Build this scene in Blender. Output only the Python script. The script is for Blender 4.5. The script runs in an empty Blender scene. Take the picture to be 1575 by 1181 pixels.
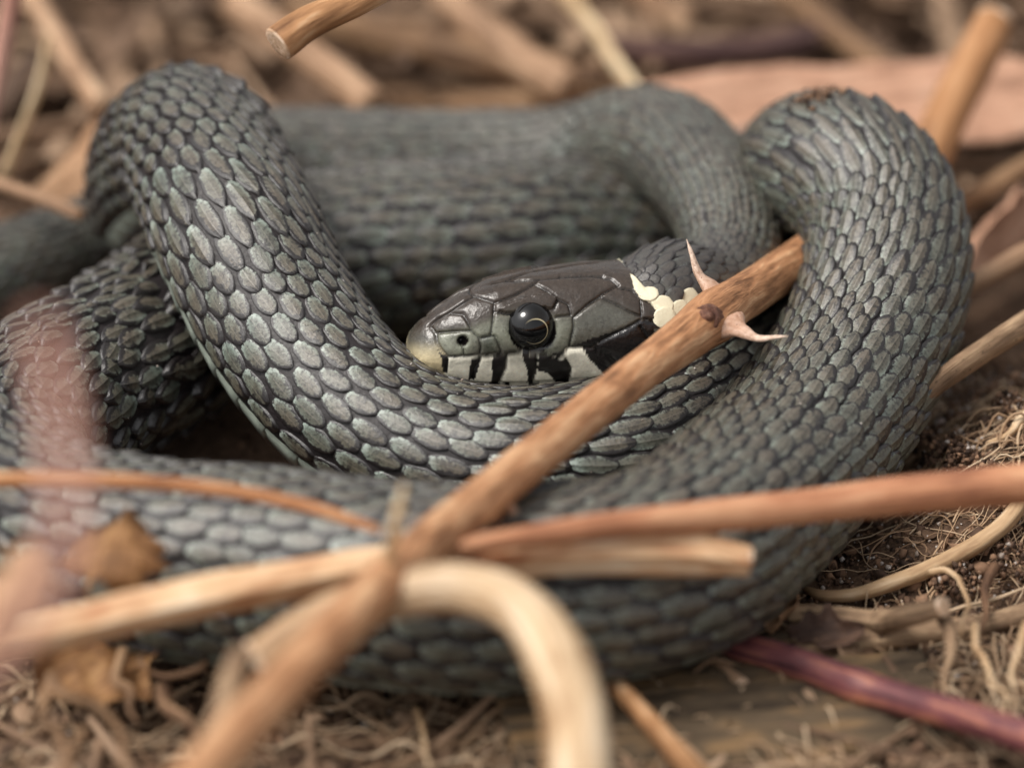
import bpy, math, random
import numpy as np
from mathutils import Vector, Matrix
from mathutils.bvhtree import BVHTree

# ------------------------------------------------------------------ camera, sky, sun, exposure
S = 0.01                                   # every thing is modelled in centimetres and scaled to metres
ELEV = math.radians(27.0)                  # the camera looks down on the coil
DIST = 45.0                                # camera to the middle of the coil, cm
KPX = 167.0                                # photo pixels per cm at that distance
TGT = np.array([0.0, 0.0, 1.2])
FWD = np.array([0.0, math.cos(ELEV), -math.sin(ELEV)])
RGT = np.array([1.0, 0.0, 0.0])
UPV = np.array([0.0, math.sin(ELEV), math.cos(ELEV)])
CAM = TGT - FWD * DIST

scene = bpy.context.scene
col = scene.collection
cam_data = bpy.data.cameras.new('camera')
cam = bpy.data.objects.new('camera', cam_data)
col.objects.link(cam)
cam.location = Vector(CAM) * S
cam.rotation_euler = (math.radians(90) - ELEV, 0, 0)
cam_data.sensor_fit = 'HORIZONTAL'
cam_data.sensor_width = 36.0
cam_data.lens = 36.0 * DIST * KPX / 1575.0
cam_data.clip_start = 0.005
cam_data.clip_end = 100.0
cam_data.dof.use_dof = True
cam_data.dof.aperture_blades = 0
APERTURE_CM = 1.42                         # diameter of the entrance pupil
cam_data.dof.aperture_fstop = cam_data.lens / (APERTURE_CM * 10.0)
scene.camera = cam

world = bpy.data.worlds.new('World')
scene.world = world
world.use_nodes = True
wn, wl = world.node_tree.nodes, world.node_tree.links
sky = wn.new('ShaderNodeTexSky')
sky.sky_type = 'NISHITA'
sky.sun_disc = False
SUN_EL, SUN_AZ = math.radians(60), math.radians(-112)      # azimuth from +Y, clockwise seen from above
sky.sun_elevation = SUN_EL
sky.sun_rotation = SUN_AZ
sky.air_density = 1.0
sky.dust_density = 4.0
sky.ozone_density = 0.6
hs = wn.new('ShaderNodeHueSaturation')
hs.inputs['Saturation'].default_value = 0.08             # veiled white sky
wl.new(sky.outputs[0], hs.inputs['Color'])
wl.new(hs.outputs[0], wn['Background'].inputs['Color'])
wn['Background'].inputs['Strength'].default_value = 0.112

sun_d = bpy.data.lights.new('sun', 'SUN')
sun_d.energy = 1.5
sun_d.angle = math.radians(20)
sun_d.color = (1.0, 0.94, 0.86)
sun = bpy.data.objects.new('sun', sun_d)
col.objects.link(sun)
sdir = Vector((math.sin(SUN_AZ) * math.cos(SUN_EL), math.cos(SUN_AZ) * math.cos(SUN_EL), math.sin(SUN_EL)))
sun.rotation_euler = sdir.to_track_quat('Z', 'Y').to_euler()
sun.location = sdir * 2

vs = scene.view_settings
vs.view_transform = 'Standard'
vs.look = 'None'
vs.gamma = 1.0
vs.exposure = 0.64
vs.use_curve_mapping = False
scene.cycles.use_denoising = True
scene.cycles.max_bounces = 6
scene.cycles.sample_clamp_indirect = 6.0

# ------------------------------------------------------------------ plotting helpers
def ray(px, py):
    d = FWD * DIST + RGT * ((px - 787.5) / KPX) + UPV * ((590.5 - py) / KPX)
    return d

def Z(px, py, z):
    """The spot in the place that stands z cm above the soil along a sight line of the survey."""
    d = ray(px, py)
    t = (z - CAM[2]) / d[2]
    return CAM + d * t

EYE = Z(820, 508, 1.9)
FOCUS = float((EYE - CAM) @ FWD)
cam_data.dof.focus_distance = FOCUS * S

def D(px, py, d):
    """A spot d cm beyond (+) or before (-) the plane of the eye."""
    r = ray(px, py)
    return CAM + r * ((FOCUS + d) / DIST)

rng = np.random.default_rng(7)
random.seed(7)

def hash2(ix, iy, seed):
    h = (ix.astype(np.int64) * 374761393 + iy.astype(np.int64) * 668265263 + seed * 1442695041) & 0x7fffffff
    h = (h ^ (h >> 13)) * 1274126177 & 0x7fffffff
    return ((h ^ (h >> 16)) & 0xffff) / 65535.0

def vnoise(x, y, seed=0):
    x = np.asarray(x, float); y = np.asarray(y, float)
    ix, iy = np.floor(x), np.floor(y)
    fx, fy = x - ix, y - iy
    fx = fx * fx * (3 - 2 * fx); fy = fy * fy * (3 - 2 * fy)
    a = hash2(ix, iy, seed); b = hash2(ix + 1, iy, seed)
    c = hash2(ix, iy + 1, seed); d = hash2(ix + 1, iy + 1, seed)
    return (a * (1 - fx) + b * fx) * (1 - fy) + (c * (1 - fx) + d * fx) * fy

def fbm(x, y, seed=0, octv=4):
    s, amp, tot = 0.0, 1.0, 0.0
    for o in range(octv):
        s = s + amp * vnoise(np.asarray(x) * 2 ** o + 13.7 * o, np.asarray(y) * 2 ** o - 7.1 * o, seed + o)
        tot += amp; amp *= 0.5
    return s / tot

def sstep(a, b, x):
    t = np.clip((np.asarray(x, float) - a) / (b - a), 0, 1)
    return t * t * (3 - 2 * t)

# ------------------------------------------------------------------ object helpers
def mesh_np(name, V, F, mats, smooth=True, attrs=None, matidx=None):
    """V (n,3) cm, F (m,4 or 3) ints -> mesh datablock"""
    V = np.asarray(V, np.float32); F = np.asarray(F, np.int32)
    me = bpy.data.meshes.new(name)
    k = F.shape[1]
    me.vertices.add(len(V)); me.vertices.foreach_set('co', V.ravel())
    me.loops.add(F.size); me.loops.foreach_set('vertex_index', F.ravel())
    me.polygons.add(len(F))
    me.polygons.foreach_set('loop_start', np.arange(0, F.size, k, dtype=np.int32))
    me.polygons.foreach_set('loop_total', np.full(len(F), k, np.int32))
    if smooth:
        me.polygons.foreach_set('use_smooth', np.ones(len(F), bool))
    if matidx is not None:
        me.polygons.foreach_set('material_index', np.asarray(matidx, np.int32))
    for m in (mats if isinstance(mats, (list, tuple)) else [mats]):
        me.materials.append(m)
    me.update(calc_edges=True)
    for an, (ty, arr) in (attrs or {}).items():
        a = me.attributes.new(an, ty, 'POINT')
        arr = np.asarray(arr, np.float32)
        if ty == 'FLOAT_COLOR':
            if arr.shape[1] == 3:
                arr = np.concatenate([arr, np.ones((len(arr), 1), np.float32)], 1)
            a.data.foreach_set('color', arr.ravel())
        elif ty == 'FLOAT_VECTOR':
            a.data.foreach_set('vector', arr.ravel())
        else:
            a.data.foreach_set('value', arr.ravel())
    me.validate()
    return me

def link(name, me, parent=None, base=None, label=None, cat=None, group=None, kind=None):
    o = bpy.data.objects.new(name, me)
    col.objects.link(o)
    if parent is not None:
        o.parent = parent
    else:
        o.scale = (S, S, S)
        if base is not None:
            o.location = Vector(base) * S
    if label: o['label'] = label
    if cat: o['category'] = cat
    if group: o['group'] = group
    if kind: o['kind'] = kind
    return o

def crom(P, R, step):
    """Catmull-Rom through P (n,3) with radii R, resampled at about `step` cm. -> pts, radii, arclength"""
    P = np.asarray(P, float); R = np.asarray(R, float)
    Q = np.vstack([2 * P[0] - P[1], P, 2 * P[-1] - P[-2]])
    q = np.concatenate([[R[0]], R, [R[-1]]])
    out, rr = [], []
    tk = [0.0]
    for i in range(len(Q) - 1):
        tk.append(tk[-1] + max(1e-4, np.linalg.norm(Q[i + 1] - Q[i])) ** 0.5)
    for i in range(1, len(Q) - 2):
        t0, t1, t2, t3 = tk[i - 1], tk[i], tk[i + 1], tk[i + 2]
        n = max(3, int(np.linalg.norm(Q[i + 1] - Q[i]) / step * 3))
        t = np.linspace(t1, t2, n, endpoint=False)[:, None]
        def lerp(a, b, ta, tb): return a * (tb - t) / (tb - ta) + b * (t - ta) / (tb - ta)
        A1 = lerp(Q[i - 1], Q[i], t0, t1); A2 = lerp(Q[i], Q[i + 1], t1, t2); A3 = lerp(Q[i + 1], Q[i + 2], t2, t3)
        B1 = lerp(A1, A2, t0, t2); B2 = lerp(A2, A3, t1, t3)
        out.append(lerp(B1, B2, t1, t2))
        f = ((t - t1) / (t2 - t1))[:, 0]; f = f * f * (3 - 2 * f)
        rr.append(q[i] * (1 - f) + q[i + 1] * f)
    out.append(Q[-2][None]); rr.append(np.array([q[-2]]))
    C = np.vstack(out); r = np.concatenate(rr)
    s = np.concatenate([[0], np.cumsum(np.linalg.norm(np.diff(C, axis=0), axis=1))])
    n = max(4, int(s[-1] / step) + 1)
    si = np.linspace(0, s[-1], n)
    Ci = np.stack([np.interp(si, s, C[:, k]) for k in range(3)], 1)
    return Ci, np.interp(si, s, r), si

def frames(C, up=None):
    """rotation-minimising frames along C"""
    T = np.gradient(C, axis=0); T /= np.linalg.norm(T, axis=1)[:, None] + 1e-12
    N = np.zeros_like(C)
    u = np.array([0, 0, 1.0]) if up is None else np.asarray(up, float)
    if abs(u @ T[0]) > 0.95: u = np.array([0, 1.0, 0.1])
    n = u - (u @ T[0]) * T[0]; n /= np.linalg.norm(n)
    for i in range(len(C)):
        n = n - (n @ T[i]) * T[i]; n /= np.linalg.norm(n) + 1e-12
        N[i] = n
    return T, N, np.cross(T, N)

def tube_data(P, R, step=0.08, nseg=16, rough=0.0, seed=0, flat=1.0, ribs=0.0, nodes=()):
    """One closed stem: V, F, tc (s, rcos, rsin)"""
    C, r, s = crom(P, R, step)
    T, N, B = frames(C)
    a = np.linspace(0, 2 * math.pi, nseg, endpoint=False)
    ca, sa = np.cos(a)[None, :], np.sin(a)[None, :]
    rad = r[:, None] * np.ones((1, nseg))
    if rough:
        k = 3.0
        nz = fbm(s[:, None] * 1.3 + 0 * ca + seed * 7.3, ca * k + sa * 2.1 + seed, seed, 3) - 0.5
        rad = rad * (1 + rough * 2 * nz)
    if ribs:
        rad = rad * (1 + ribs * np.cos(a * 5)[None, :] + ribs * 0.6 * np.cos(a * 9 + 1)[None, :])
    for (sn, amp, wid) in nodes:
        rad = rad * (1 + amp * np.exp(-((s[:, None] - sn) / wid) ** 2))
    V = C[:, None, :] + N[:, None, :] * (rad * ca)[..., None] + B[:, None, :] * (rad * sa * flat)[..., None]
    tc = np.stack([s[:, None] + 0 * rad, rad * ca, rad * sa], -1)
    n = len(C)
    idx = np.arange(n * nseg).reshape(n, nseg)
    F = np.stack([idx[:-1], np.roll(idx, -1, 1)[:-1], np.roll(idx, -1, 1)[1:], idx[1:]], -1).reshape(-1, 4)
    V = V.reshape(-1, 3); tc = tc.reshape(-1, 3)
    # caps as fans of quads (degenerate-free: centre vertex, pairs of segments)
    caps = []
    for end, ring in ((0, idx[0][::-1]), (1, idx[-1])):
        c = len(V)
        ctr = V[ring].mean(0)
        V = np.vstack([V, ctr[None]]); tc = np.vstack([tc, [[s[0] if end == 0 else s[-1], 0, 0]]])
        for j in range(0, nseg, 2):
            caps.append([ring[j], ring[(j + 1) % nseg], ring[(j + 2) % nseg], c])
    F = np.vstack([F, np.array(caps)])
    return V, F, tc, len(caps), (C, T, N, B, r, s)

# ------------------------------------------------------------------ materials
def srgb(r, g, b):
    f = lambda c: (c / 255 / 12.92) if c / 255 <= 0.04045 else ((c / 255 + 0.055) / 1.055) ** 2.4
    return (f(r), f(g), f(b), 1.0)

class NT:
    def __init__(self, name):
        self.m = bpy.data.materials.new(name); self.m.use_nodes = True
        self.n, self.l = self.m.node_tree.nodes, self.m.node_tree.links
        self.bsdf = self.n['Principled BSDF']
    def node(self, t, **kw):
        x = self.n.new(t)
        for k, v in kw.items(): setattr(x, k, v)
        return x
    def put(self, sock, v):
        if hasattr(v, 'default_value') or isinstance(v, bpy.types.NodeSocket): self.l.new(v, sock)
        else: sock.default_value = v
    def attr(self, name, kind='GEOMETRY', out='Vector'):
        x = self.node('ShaderNodeAttribute', attribute_name=name, attribute_type=kind)
        return x.outputs[out]
    def math(self, op, a, b=0.0, c=0.0, clamp=False):
        x = self.node('ShaderNodeMath', operation=op); x.use_clamp = clamp
        self.put(x.inputs[0], a); self.put(x.inputs[1], b); self.put(x.inputs[2], c)
        return x.outputs[0]
    def noise(self, vec, scale, detail=4.0, rough=0.6, dist=0.0):
        x = self.node('ShaderNodeTexNoise')
        if vec is not None: self.l.new(vec, x.inputs['Vector'])
        x.inputs['Scale'].default_value = scale; x.inputs['Detail'].default_value = detail
        x.inputs['Roughness'].default_value = rough; x.inputs['Distortion'].default_value = dist
        return x.outputs[0]
    def mapping(self, vec, scale=(1, 1, 1), loc=(0, 0, 0)):
        x = self.node('ShaderNodeMapping'); self.l.new(vec, x.inputs[0])
        x.inputs['Scale'].default_value = scale; x.inputs['Location'].default_value = loc
        return x.outputs[0]
    def ramp(self, fac, stops, interp='LINEAR'):
        x = self.node('ShaderNodeValToRGB'); self.put(x.inputs[0], fac)
        e = x.color_ramp.elements; x.color_ramp.interpolation = interp
        while len(e) < len(stops): e.new(0.5)
        for el, (p, c) in zip(e, stops):
            el.position = p; el.color = c if not isinstance(c, (int, float)) else (c, c, c, 1)
        return x.outputs[0]
    def mix(self, fac, a, b, mode='MIX'):
        x = self.node('ShaderNodeMix', data_type='RGBA', blend_type=mode)
        self.put(x.inputs[0], fac); self.put(x.inputs[6], a); self.put(x.inputs[7], b)
        return x.outputs[2]
    def bump(self, h, strength, dist):
        x = self.node('ShaderNodeBump'); self.l.new(h, x.inputs['Height'])
        x.inputs['Strength'].default_value = strength; x.inputs['Distance'].default_value = dist * S
        self.l.new(x.outputs[0], self.bsdf.inputs['Normal'])
    def sep(self, vec):
        x = self.node('ShaderNodeSeparateXYZ'); self.l.new(vec, x.inputs[0]); return x.outputs
    def fin(self, color, rough=0.6, spec=0.4, **kw):
        self.put(self.bsdf.inputs['Base Color'], color); self.put(self.bsdf.inputs['Roughness'], rough)
        self.put(self.bsdf.inputs['Specular IOR Level'], spec)
        for k, v in kw.items(): self.put(self.bsdf.inputs[k], v)
        return self.m

def stem_mat(name, dark, mid, light, grain=10.0, rough=0.6, spec=0.35, bump=0.4, spots=0.0, spotcol=None, stretch=0.12, bands=None):
    """Bark or straw with fibres running along the stem (attribute tc = along, across, across)"""
    t = NT(name)
    tc = t.attr('tc')
    m1 = t.mapping(tc, (stretch, 1, 1))
    n1 = t.noise(m1, grain, 5, 0.65, 0.3)
    n2 = t.noise(t.mapping(tc, (0.6, 1, 1), (3, 1, 7)), grain * 0.22, 3, 0.6)
    f = t.math('ADD', t.math('MULTIPLY', n1, 0.6), t.math('MULTIPLY', n2, 0.4))
    c = t.ramp(f, [(0.36, dark), (0.5, mid), (0.64, light)])
    if bands:                                   # (colour, position along, softness): bark turning from one colour to another
        for (bc, p0, p1) in bands:
            k = t.math('MULTIPLY_ADD', t.sep(tc)[0], 1 / (p1 - p0), -p0 / (p1 - p0), True)
            k = t.math('MULTIPLY_ADD', t.math('SUBTRACT', n2, 0.5), 0.8, k, True)
            c = t.mix(t.math('MULTIPLY', k, 0.9), c, t.mix(0.35, bc, c))
    if spots:
        sp = t.ramp(t.noise(tc, grain * 1.6, 2, 0.5), [(0.5 + 0.12 / max(spots, .1), 0.0), (0.56 + 0.12 / max(spots, .1), 1.0)])
        c = t.mix(sp, c, spotcol)
    h = t.math('ADD', n1, t.math('MULTIPLY', n2, 0.5))
    t.bump(h, bump, 0.05)
    return t.fin(c, rough, spec)

M = {}
M['thorn_bark'] = stem_mat('thorn_bark', srgb(108, 72, 46), srgb(176, 126, 88), srgb(214, 172, 132), 13, 0.6, 0.35, 0.9, 0.55, srgb(92, 60, 40), stretch=0.14)
M['thorn'] = stem_mat('thorn_horn', srgb(150, 118, 98), srgb(208, 182, 162), srgb(230, 210, 194), 30, 0.5, 0.4, 0.2, 0.8, srgb(120, 85, 70), 0.6, bands=[(srgb(172, 118, 84), 0.42, 0.12)])
M['bud'] = stem_mat('bud_scale', srgb(58, 34, 28), srgb(104, 66, 50), srgb(150, 110, 90), 20, 0.5, 0.4, 0.5)
M['red_stem'] = stem_mat('red_stem', srgb(128, 80, 56), srgb(178, 122, 88), srgb(206, 156, 118), 8, 0.55, 0.4, 0.4, bands=[(srgb(160, 104, 92), 3.6, 0.8)])
M['straw'] = stem_mat('straw', srgb(150, 116, 82), srgb(206, 176, 136), srgb(234, 214, 180), 9, 0.6, 0.35, 0.3)
M['split_straw'] = stem_mat('split_straw', srgb(164, 104, 66), srgb(224, 186, 146), srgb(244, 230, 204), 8, 0.6, 0.35, 0.35, stretch=0.12)
M['cream'] = stem_mat('cream_stem', srgb(146, 110, 76), srgb(204, 174, 138), srgb(234, 214, 186), 9, 0.6, 0.35, 0.8, 0.6, srgb(150, 112, 78), bands=[(srgb(140, 102, 68), 15.2, 12.6)])
M['purple'] = stem_mat('purple_bark', srgb(58, 28, 36), srgb(114, 64, 66), srgb(186, 122, 92), 14, 0.45, 0.5, 0.35, stretch=0.05)
M['orange_stalk'] = stem_mat('orange_stalk', srgb(128, 82, 52), srgb(178, 124, 84), srgb(208, 162, 118), 9, 0.6, 0.3, 0.2)
M['pink_stem'] = stem_mat('pink_stem', srgb(140, 96, 84), srgb(184, 136, 120), srgb(206, 164, 148), 5, 0.6, 0.3, 0.1)
M['pale_bark'] = stem_mat('pale_bark', srgb(110, 74, 46), srgb(176, 130, 90), srgb(218, 184, 146), 8, 0.65, 0.3, 0.6)
M['cut_wood'] = stem_mat('cut_wood', srgb(168, 128, 96), srgb(214, 182, 152), srgb(236, 214, 192), 14, 0.75, 0.2, 0.4)
M['tan'] = stem_mat('tan_stalk', srgb(116, 88, 66), srgb(164, 130, 102), srgb(194, 164, 134), 7, 0.65, 0.3, 0.3)
M['dun'] = stem_mat('dun_stalk', srgb(84, 62, 46), srgb(130, 100, 74), srgb(170, 138, 106), 8, 0.7, 0.25, 0.4)
M['brown_root'] = stem_mat('brown_root', srgb(66, 48, 38), srgb(112, 84, 64), srgb(156, 124, 96), 12, 0.75, 0.2, 0.5)
M['pale_root'] = stem_mat('pale_root', srgb(140, 108, 78), srgb(186, 154, 118), srgb(220, 196, 164), 12, 0.65, 0.3, 0.3)
M['grey_stick'] = stem_mat('grey_stick', srgb(84, 66, 52), srgb(140, 114, 90), srgb(186, 158, 126), 12, 0.75, 0.2, 0.6, 0.7, srgb(60, 46, 38))
M['rust_stem'] = stem_mat('rust_stem', srgb(112, 78, 50), srgb(166, 118, 78), srgb(190, 146, 106), 5, 0.55, 0.35, 0.2)
M['dark_stem'] = stem_mat('dark_stem', srgb(44, 30, 30), srgb(72, 50, 48), srgb(104, 78, 70), 6, 0.6, 0.3, 0.3)

def leaf_mat(name, dark, mid, light, scale=3.0):
    t = NT(name)
    tc = t.attr('tc')
    n1 = t.noise(tc, scale, 5, 0.6)
    n2 = t.noise(t.mapping(tc, (0.3, 1.5, 1)), scale * 5, 4, 0.6)
    c = t.ramp(t.math('ADD', t.math('MULTIPLY', n1, 0.6), t.math('MULTIPLY', n2, 0.4)), [(0.33, dark), (0.5, mid), (0.68, light)])
    t.bump(n2, 0.4, 0.05)
    return t.fin(c, 0.65, 0.3)
M['pink_leaf'] = leaf_mat('pink_leaf', srgb(136, 100, 80), srgb(190, 146, 120), srgb(214, 174, 148), 2.2)
M['brown_leaf'] = leaf_mat('brown_leaf', srgb(70, 46, 28), srgb(128, 90, 56), srgb(170, 130, 86), 3.0)
M['tan_leaf'] = leaf_mat('tan_leaf', srgb(120, 88, 62), srgb(166, 128, 96), srgb(194, 158, 126), 2.0)
M['dark_leaf'] = leaf_mat('dark_leaf', srgb(40, 28, 24), srgb(74, 54, 44), srgb(108, 82, 66), 3.0)

def soil_mat():
    t = NT('soil')
    tc = t.node('ShaderNodeTexCoord').outputs['Object']
    n1 = t.noise(tc, 1.2, 6, 0.7)
    n2 = t.noise(tc, 14, 5, 0.7)
    c = t.ramp(t.math('ADD', t.math('MULTIPLY', n1, 0.55), t.math('MULTIPLY', n2, 0.45)),
               [(0.32, srgb(48, 38, 32)), (0.5, srgb(100, 79, 64)), (0.62, srgb(134, 107, 87)), (0.74, srgb(166, 138, 114))])
    t.bump(n2, 0.8, 0.12)
    return t.fin(c, 0.9, 0.15)
M['soil'] = soil_mat()

def crumb_mat(name, stops, rough=0.85, spec=0.2):
    t = NT(name)
    r = t.attr('rnd', out='Fac')
    tc = t.node('ShaderNodeTexCoord').outputs['Object']
    n = t.noise(tc, 22, 3, 0.6)
    c = t.ramp(t.math('ADD', t.math('MULTIPLY', r, 0.8), t.math('MULTIPLY', n, 0.2)), stops)
    return t.fin(c, rough, spec)
M['crumb'] = crumb_mat('soil_crumb', [(0.1, srgb(52, 41, 35)), (0.45, srgb(98, 76, 62)), (0.75, srgb(136, 106, 84)), (0.95, srgb(166, 132, 106))])
M['sand'] = crumb_mat('sand_grain', [(0.1, srgb(130, 114, 102)), (0.5, srgb(176, 164, 154)), (0.85, srgb(216, 208, 202)), (0.97, srgb(196, 142, 126))], 0.7, 0.3)

def fibre_mat(name, stops):
    t = NT(name)
    r = t.attr('rnd', out='Fac')
    n = t.noise(t.mapping(t.attr('tc'), (0.2, 1, 1)), 14, 3, 0.6)
    c = t.ramp(t.math('ADD', t.math('MULTIPLY', r, 0.7), t.math('MULTIPLY', n, 0.3)), stops)
    return t.fin(c, 0.7, 0.25)
M['fibres'] = fibre_mat('root_fibres', [(0.1, srgb(112, 86, 66)), (0.5, srgb(172, 142, 112)), (0.9, srgb(216, 192, 162))])
M['litter'] = fibre_mat('litter_fibres', [(0.08, srgb(66, 50, 40)), (0.35, srgb(112, 88, 70)), (0.65, srgb(150, 122, 98)), (0.92, srgb(184, 156, 130))])

# snake: skin (vertex colours of its own markings) and scales
snake = bpy.data.objects.new('grass_snake', None)

def skin_mat():
    t = NT('snake_skin')
    co = t.node('ShaderNodeTexCoord', object=snake).outputs['Object']
    base = t.attr('col', out='Color'); gl = t.attr('gloss', out='Fac')
    n = t.noise(co, 30, 4, 0.7)
    n2 = t.noise(co, 7, 3, 0.6)
    nw = t.noise(co, 13, 3, 0.55)
    k = t.math('MULTIPLY_ADD', t.math('ADD', n, n2), 0.7, 0.3)
    speck = t.ramp(t.noise(co, 24, 3, 0.65), [(0.54, 1.0), (0.64, 0.72)])
    k = t.math('MULTIPLY', k, t.math('ADD', 1.0, t.math('MULTIPLY', t.math('SUBTRACT', speck, 1.0), t.math('MULTIPLY_ADD', gl, 5.0, -4.0, True))))
    mul = t.node('ShaderNodeVectorMath', operation='SCALE'); t.l.new(base, mul.inputs[0]); t.l.new(k, mul.inputs['Scale'])
    rough = t.math('MULTIPLY_ADD', gl, -0.36, 0.60)
    rough = t.math('ADD', rough, t.math('MULTIPLY', t.math('SUBTRACT', n, 0.5), 0.25))
    t.bump(t.math('ADD', t.math('MULTIPLY', n, 0.35), nw), 0.32, 0.03)
    return t.fin(mul.outputs[0], rough, 0.6)
M['skin'] = skin_mat()

def scale_mat():
    t = NT('snake_scale')
    co = t.node('ShaderNodeTexCoord', object=snake).outputs['Object']
    uv = t.sep(t.attr('suv'))
    u, v = uv[0], uv[1]
    rnd = t.math('ADD', t.attr('rnd', out='Fac'), t.attr('rnd', 'OBJECT', 'Fac'))
    tint = t.attr('tint', out='Color')           # 0 on ordinary scales; the pale collar and dark nape carry their own
    tk = t.attr('tintk', out='Fac')
    nf = t.noise(co, 34, 4, 0.75)                # fine dark speckle
    nm = t.noise(co, 9, 3, 0.6)
    nl = t.noise(co, 1.6, 2, 0.5)
    av = t.math('ABSOLUTE', v)
    au = t.math('ABSOLUTE', t.math('MULTIPLY_ADD', u, 2.0, -1.0))
    e = t.math('POWER', t.math('ADD', t.math('POWER', av, 3.0), t.math('POWER', au, 5.0)), 0.4)   # 0 middle .. 1 edge
    # plate colour: pale blue-green at the root, olive grey towards the tip
    cr = t.ramp(t.math('ADD', u, t.math('MULTIPLY', t.math('SUBTRACT', nm, 0.5), 0.6)),
                [(0.03, srgb(196, 212, 202)), (0.22, srgb(116, 128, 116)), (0.5, srgb(80, 79, 67)), (0.95, srgb(74, 69, 59))])
    warm = t.ramp(t.math('ADD', t.math('MULTIPLY', nl, 0.6), t.math('MULTIPLY', rnd, 0.4)),
                  [(0.3, srgb(86, 97, 90)), (0.5, srgb(100, 94, 79)), (0.7, srgb(102, 88, 76))])
    c = t.mix(0.45, cr, warm)
    dors = t.math('ADD', t.attr('dors', out='Fac'), t.attr('dors', 'OBJECT', 'Fac'))
    c = t.mix(t.math('MULTIPLY', dors, 0.5), c, t.mix(nm, srgb(112, 100, 88), srgb(84, 76, 68)))
    rim = t.math('MULTIPLY', t.math('MULTIPLY_ADD', e, 3.0, -1.2, True), t.math('MULTIPLY_ADD', u, -0.55, 0.6))
    c = t.mix(rim, c, srgb(156, 170, 160))
    speck = t.ramp(nf, [(0.50, 0.0), (0.60, 1.0)])
    blot = t.ramp(t.math('ADD', t.math('MULTIPLY', nm, 0.6), t.math('MULTIPLY', nf, 0.4)), [(0.50, 0.0), (0.60, 1.0)])
    c = t.mix(t.math('MULTIPLY', speck, 0.7), c, srgb(42, 42, 38))
    c = t.mix(t.math('MULTIPLY', blot, t.math('MULTIPLY_ADD', u, 0.8, 0.12)), c, srgb(34, 32, 30))
    # ragged dark border, wider towards the tip
    th = t.math('SUBTRACT', t.math('MULTIPLY_ADD', u, -0.22, 0.86), t.math('MULTIPLY', rnd, 0.22))
    th = t.math('ADD', th, t.math('MULTIPLY', v, 0.14))
    edge = t.math('SUBTRACT', t.math('ADD', e, t.math('MULTIPLY', t.math('SUBTRACT', nm, 0.5), 1.3)), th)
    edge = t.math('ADD', edge, t.math('MULTIPLY', t.math('SUBTRACT', nf, 0.5), 1.0))
    edge = t.math('MULTIPLY_ADD', edge, 9.0, 0.5, True)
    c = t.mix(edge, c, srgb(33, 28, 28))
    # keel: a hair paler
    keel = t.math('MULTIPLY', t.math('SUBTRACT', 1.0, t.math('MULTIPLY', av, 12.0), 0, True), 0.3)
    c = t.mix(keel, c, srgb(150, 142, 128))
    c = t.mix(tk, c, tint)
    rough = t.math('MULTIPLY_ADD', nf, 0.40, 0.16)
    t.bump(t.math('ADD', nf, nm), 0.35, 0.02)
    return t.fin(c, rough, 0.8)
M['scale'] = scale_mat()

def eye_mat():
    t = NT('snake_eye')
    p = t.node('ShaderNodeTexCoord').outputs['Object']
    x = t.sep(p)
    # radial distance from the pupil's middle, in cm, on the local +Z face of the ball
    dx = t.math('ADD', x[0], -0.012); dy = t.math('ADD', x[1], -0.006)
    r = t.math('SQRT', t.math('ADD', t.math('POWER', dx, 2.0), t.math('POWER', dy, 2.0)))
    c = t.ramp(t.math('MULTIPLY', r, 5.0), [(0.50, srgb(6, 7, 10)), (0.555, srgb(10, 9, 9)), (0.578, srgb(198, 186, 152)), (0.600, srgb(190, 176, 140)), (0.628, srgb(26, 20, 15)), (0.95, srgb(12, 10, 9))])
    rear = t.math('MULTIPLY_ADD', x[0], 7.0, 0.55, True)
    c = t.mix(rear, srgb(12, 11, 12), c)
    return t.fin(c, 0.07, 0.4, **{'Coat Weight': 0.35, 'Coat Roughness': 0.02})
M['eye'] = eye_mat()

# ------------------------------------------------------------------ the ground
def ground_h(x, y):
    x = np.asarray(x, float); y = np.asarray(y, float)
    h = 0.30 * (fbm(x * 0.35, y * 0.35, 3, 4) - 0.5) + 0.16 * (fbm(x * 1.7, y * 1.7, 9, 4) - 0.5)
    h = h - 0.12
    # a low bank of crumbly soil against the outer side of the rising loop
    h = h + 0.95 * np.exp(-(((x - 4.9) / 1.25) ** 2 + ((y + 0.1) / 1.25) ** 2)) + 0.45 * np.exp(-(((x - 5.6) / 1.6) ** 2 + ((y - 2.0) / 1.6) ** 2))
    h = h + 0.9 * sstep(6.5, 11, y) * fbm(x * 0.3, y * 0.3, 21, 3)
    far = sstep(14, 60, np.hypot(x, y - 2))
    return h * (1 - far) + far * 6.0 * (fbm(x * 0.03, y * 0.03, 5, 3) - 0.4)

def axis(lo, hi, step, reach):
    a = np.arange(lo, hi + 1e-6, step)
    g = [hi]; d = step
    while g[-1] < reach: d *= 1.35; g.append(g[-1] + d)
    b = [lo]; d = step
    while b[-1] > -reach: d *= 1.35; b.append(b[-1] - d)
    return np.concatenate([b[:0:-1], a, g[1:]])
gx, gy = axis(-7, 7, 0.055, 4000), axis(-6.5, 12, 0.055, 4000)
GX, GY = np.meshgrid(gx, gy)
GZ = ground_h(GX, GY) + 0.07 * (fbm(GX * 5, GY * 5, 33, 3) - 0.5) * (np.hypot(GX, GY) < 20)
idx = np.arange(GX.size).reshape(GX.shape)
Fg = np.stack([idx[:-1, :-1], idx[:-1, 1:], idx[1:, 1:], idx[1:, :-1]], -1).reshape(-1, 4)
ground = link('ground', mesh_np('ground', np.stack([GX, GY, GZ], -1).reshape(-1, 3), Fg, M['soil']), kind='structure',
              label='dark crumbly soil under the coiled snake', base=(0, 0, 0))

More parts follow.
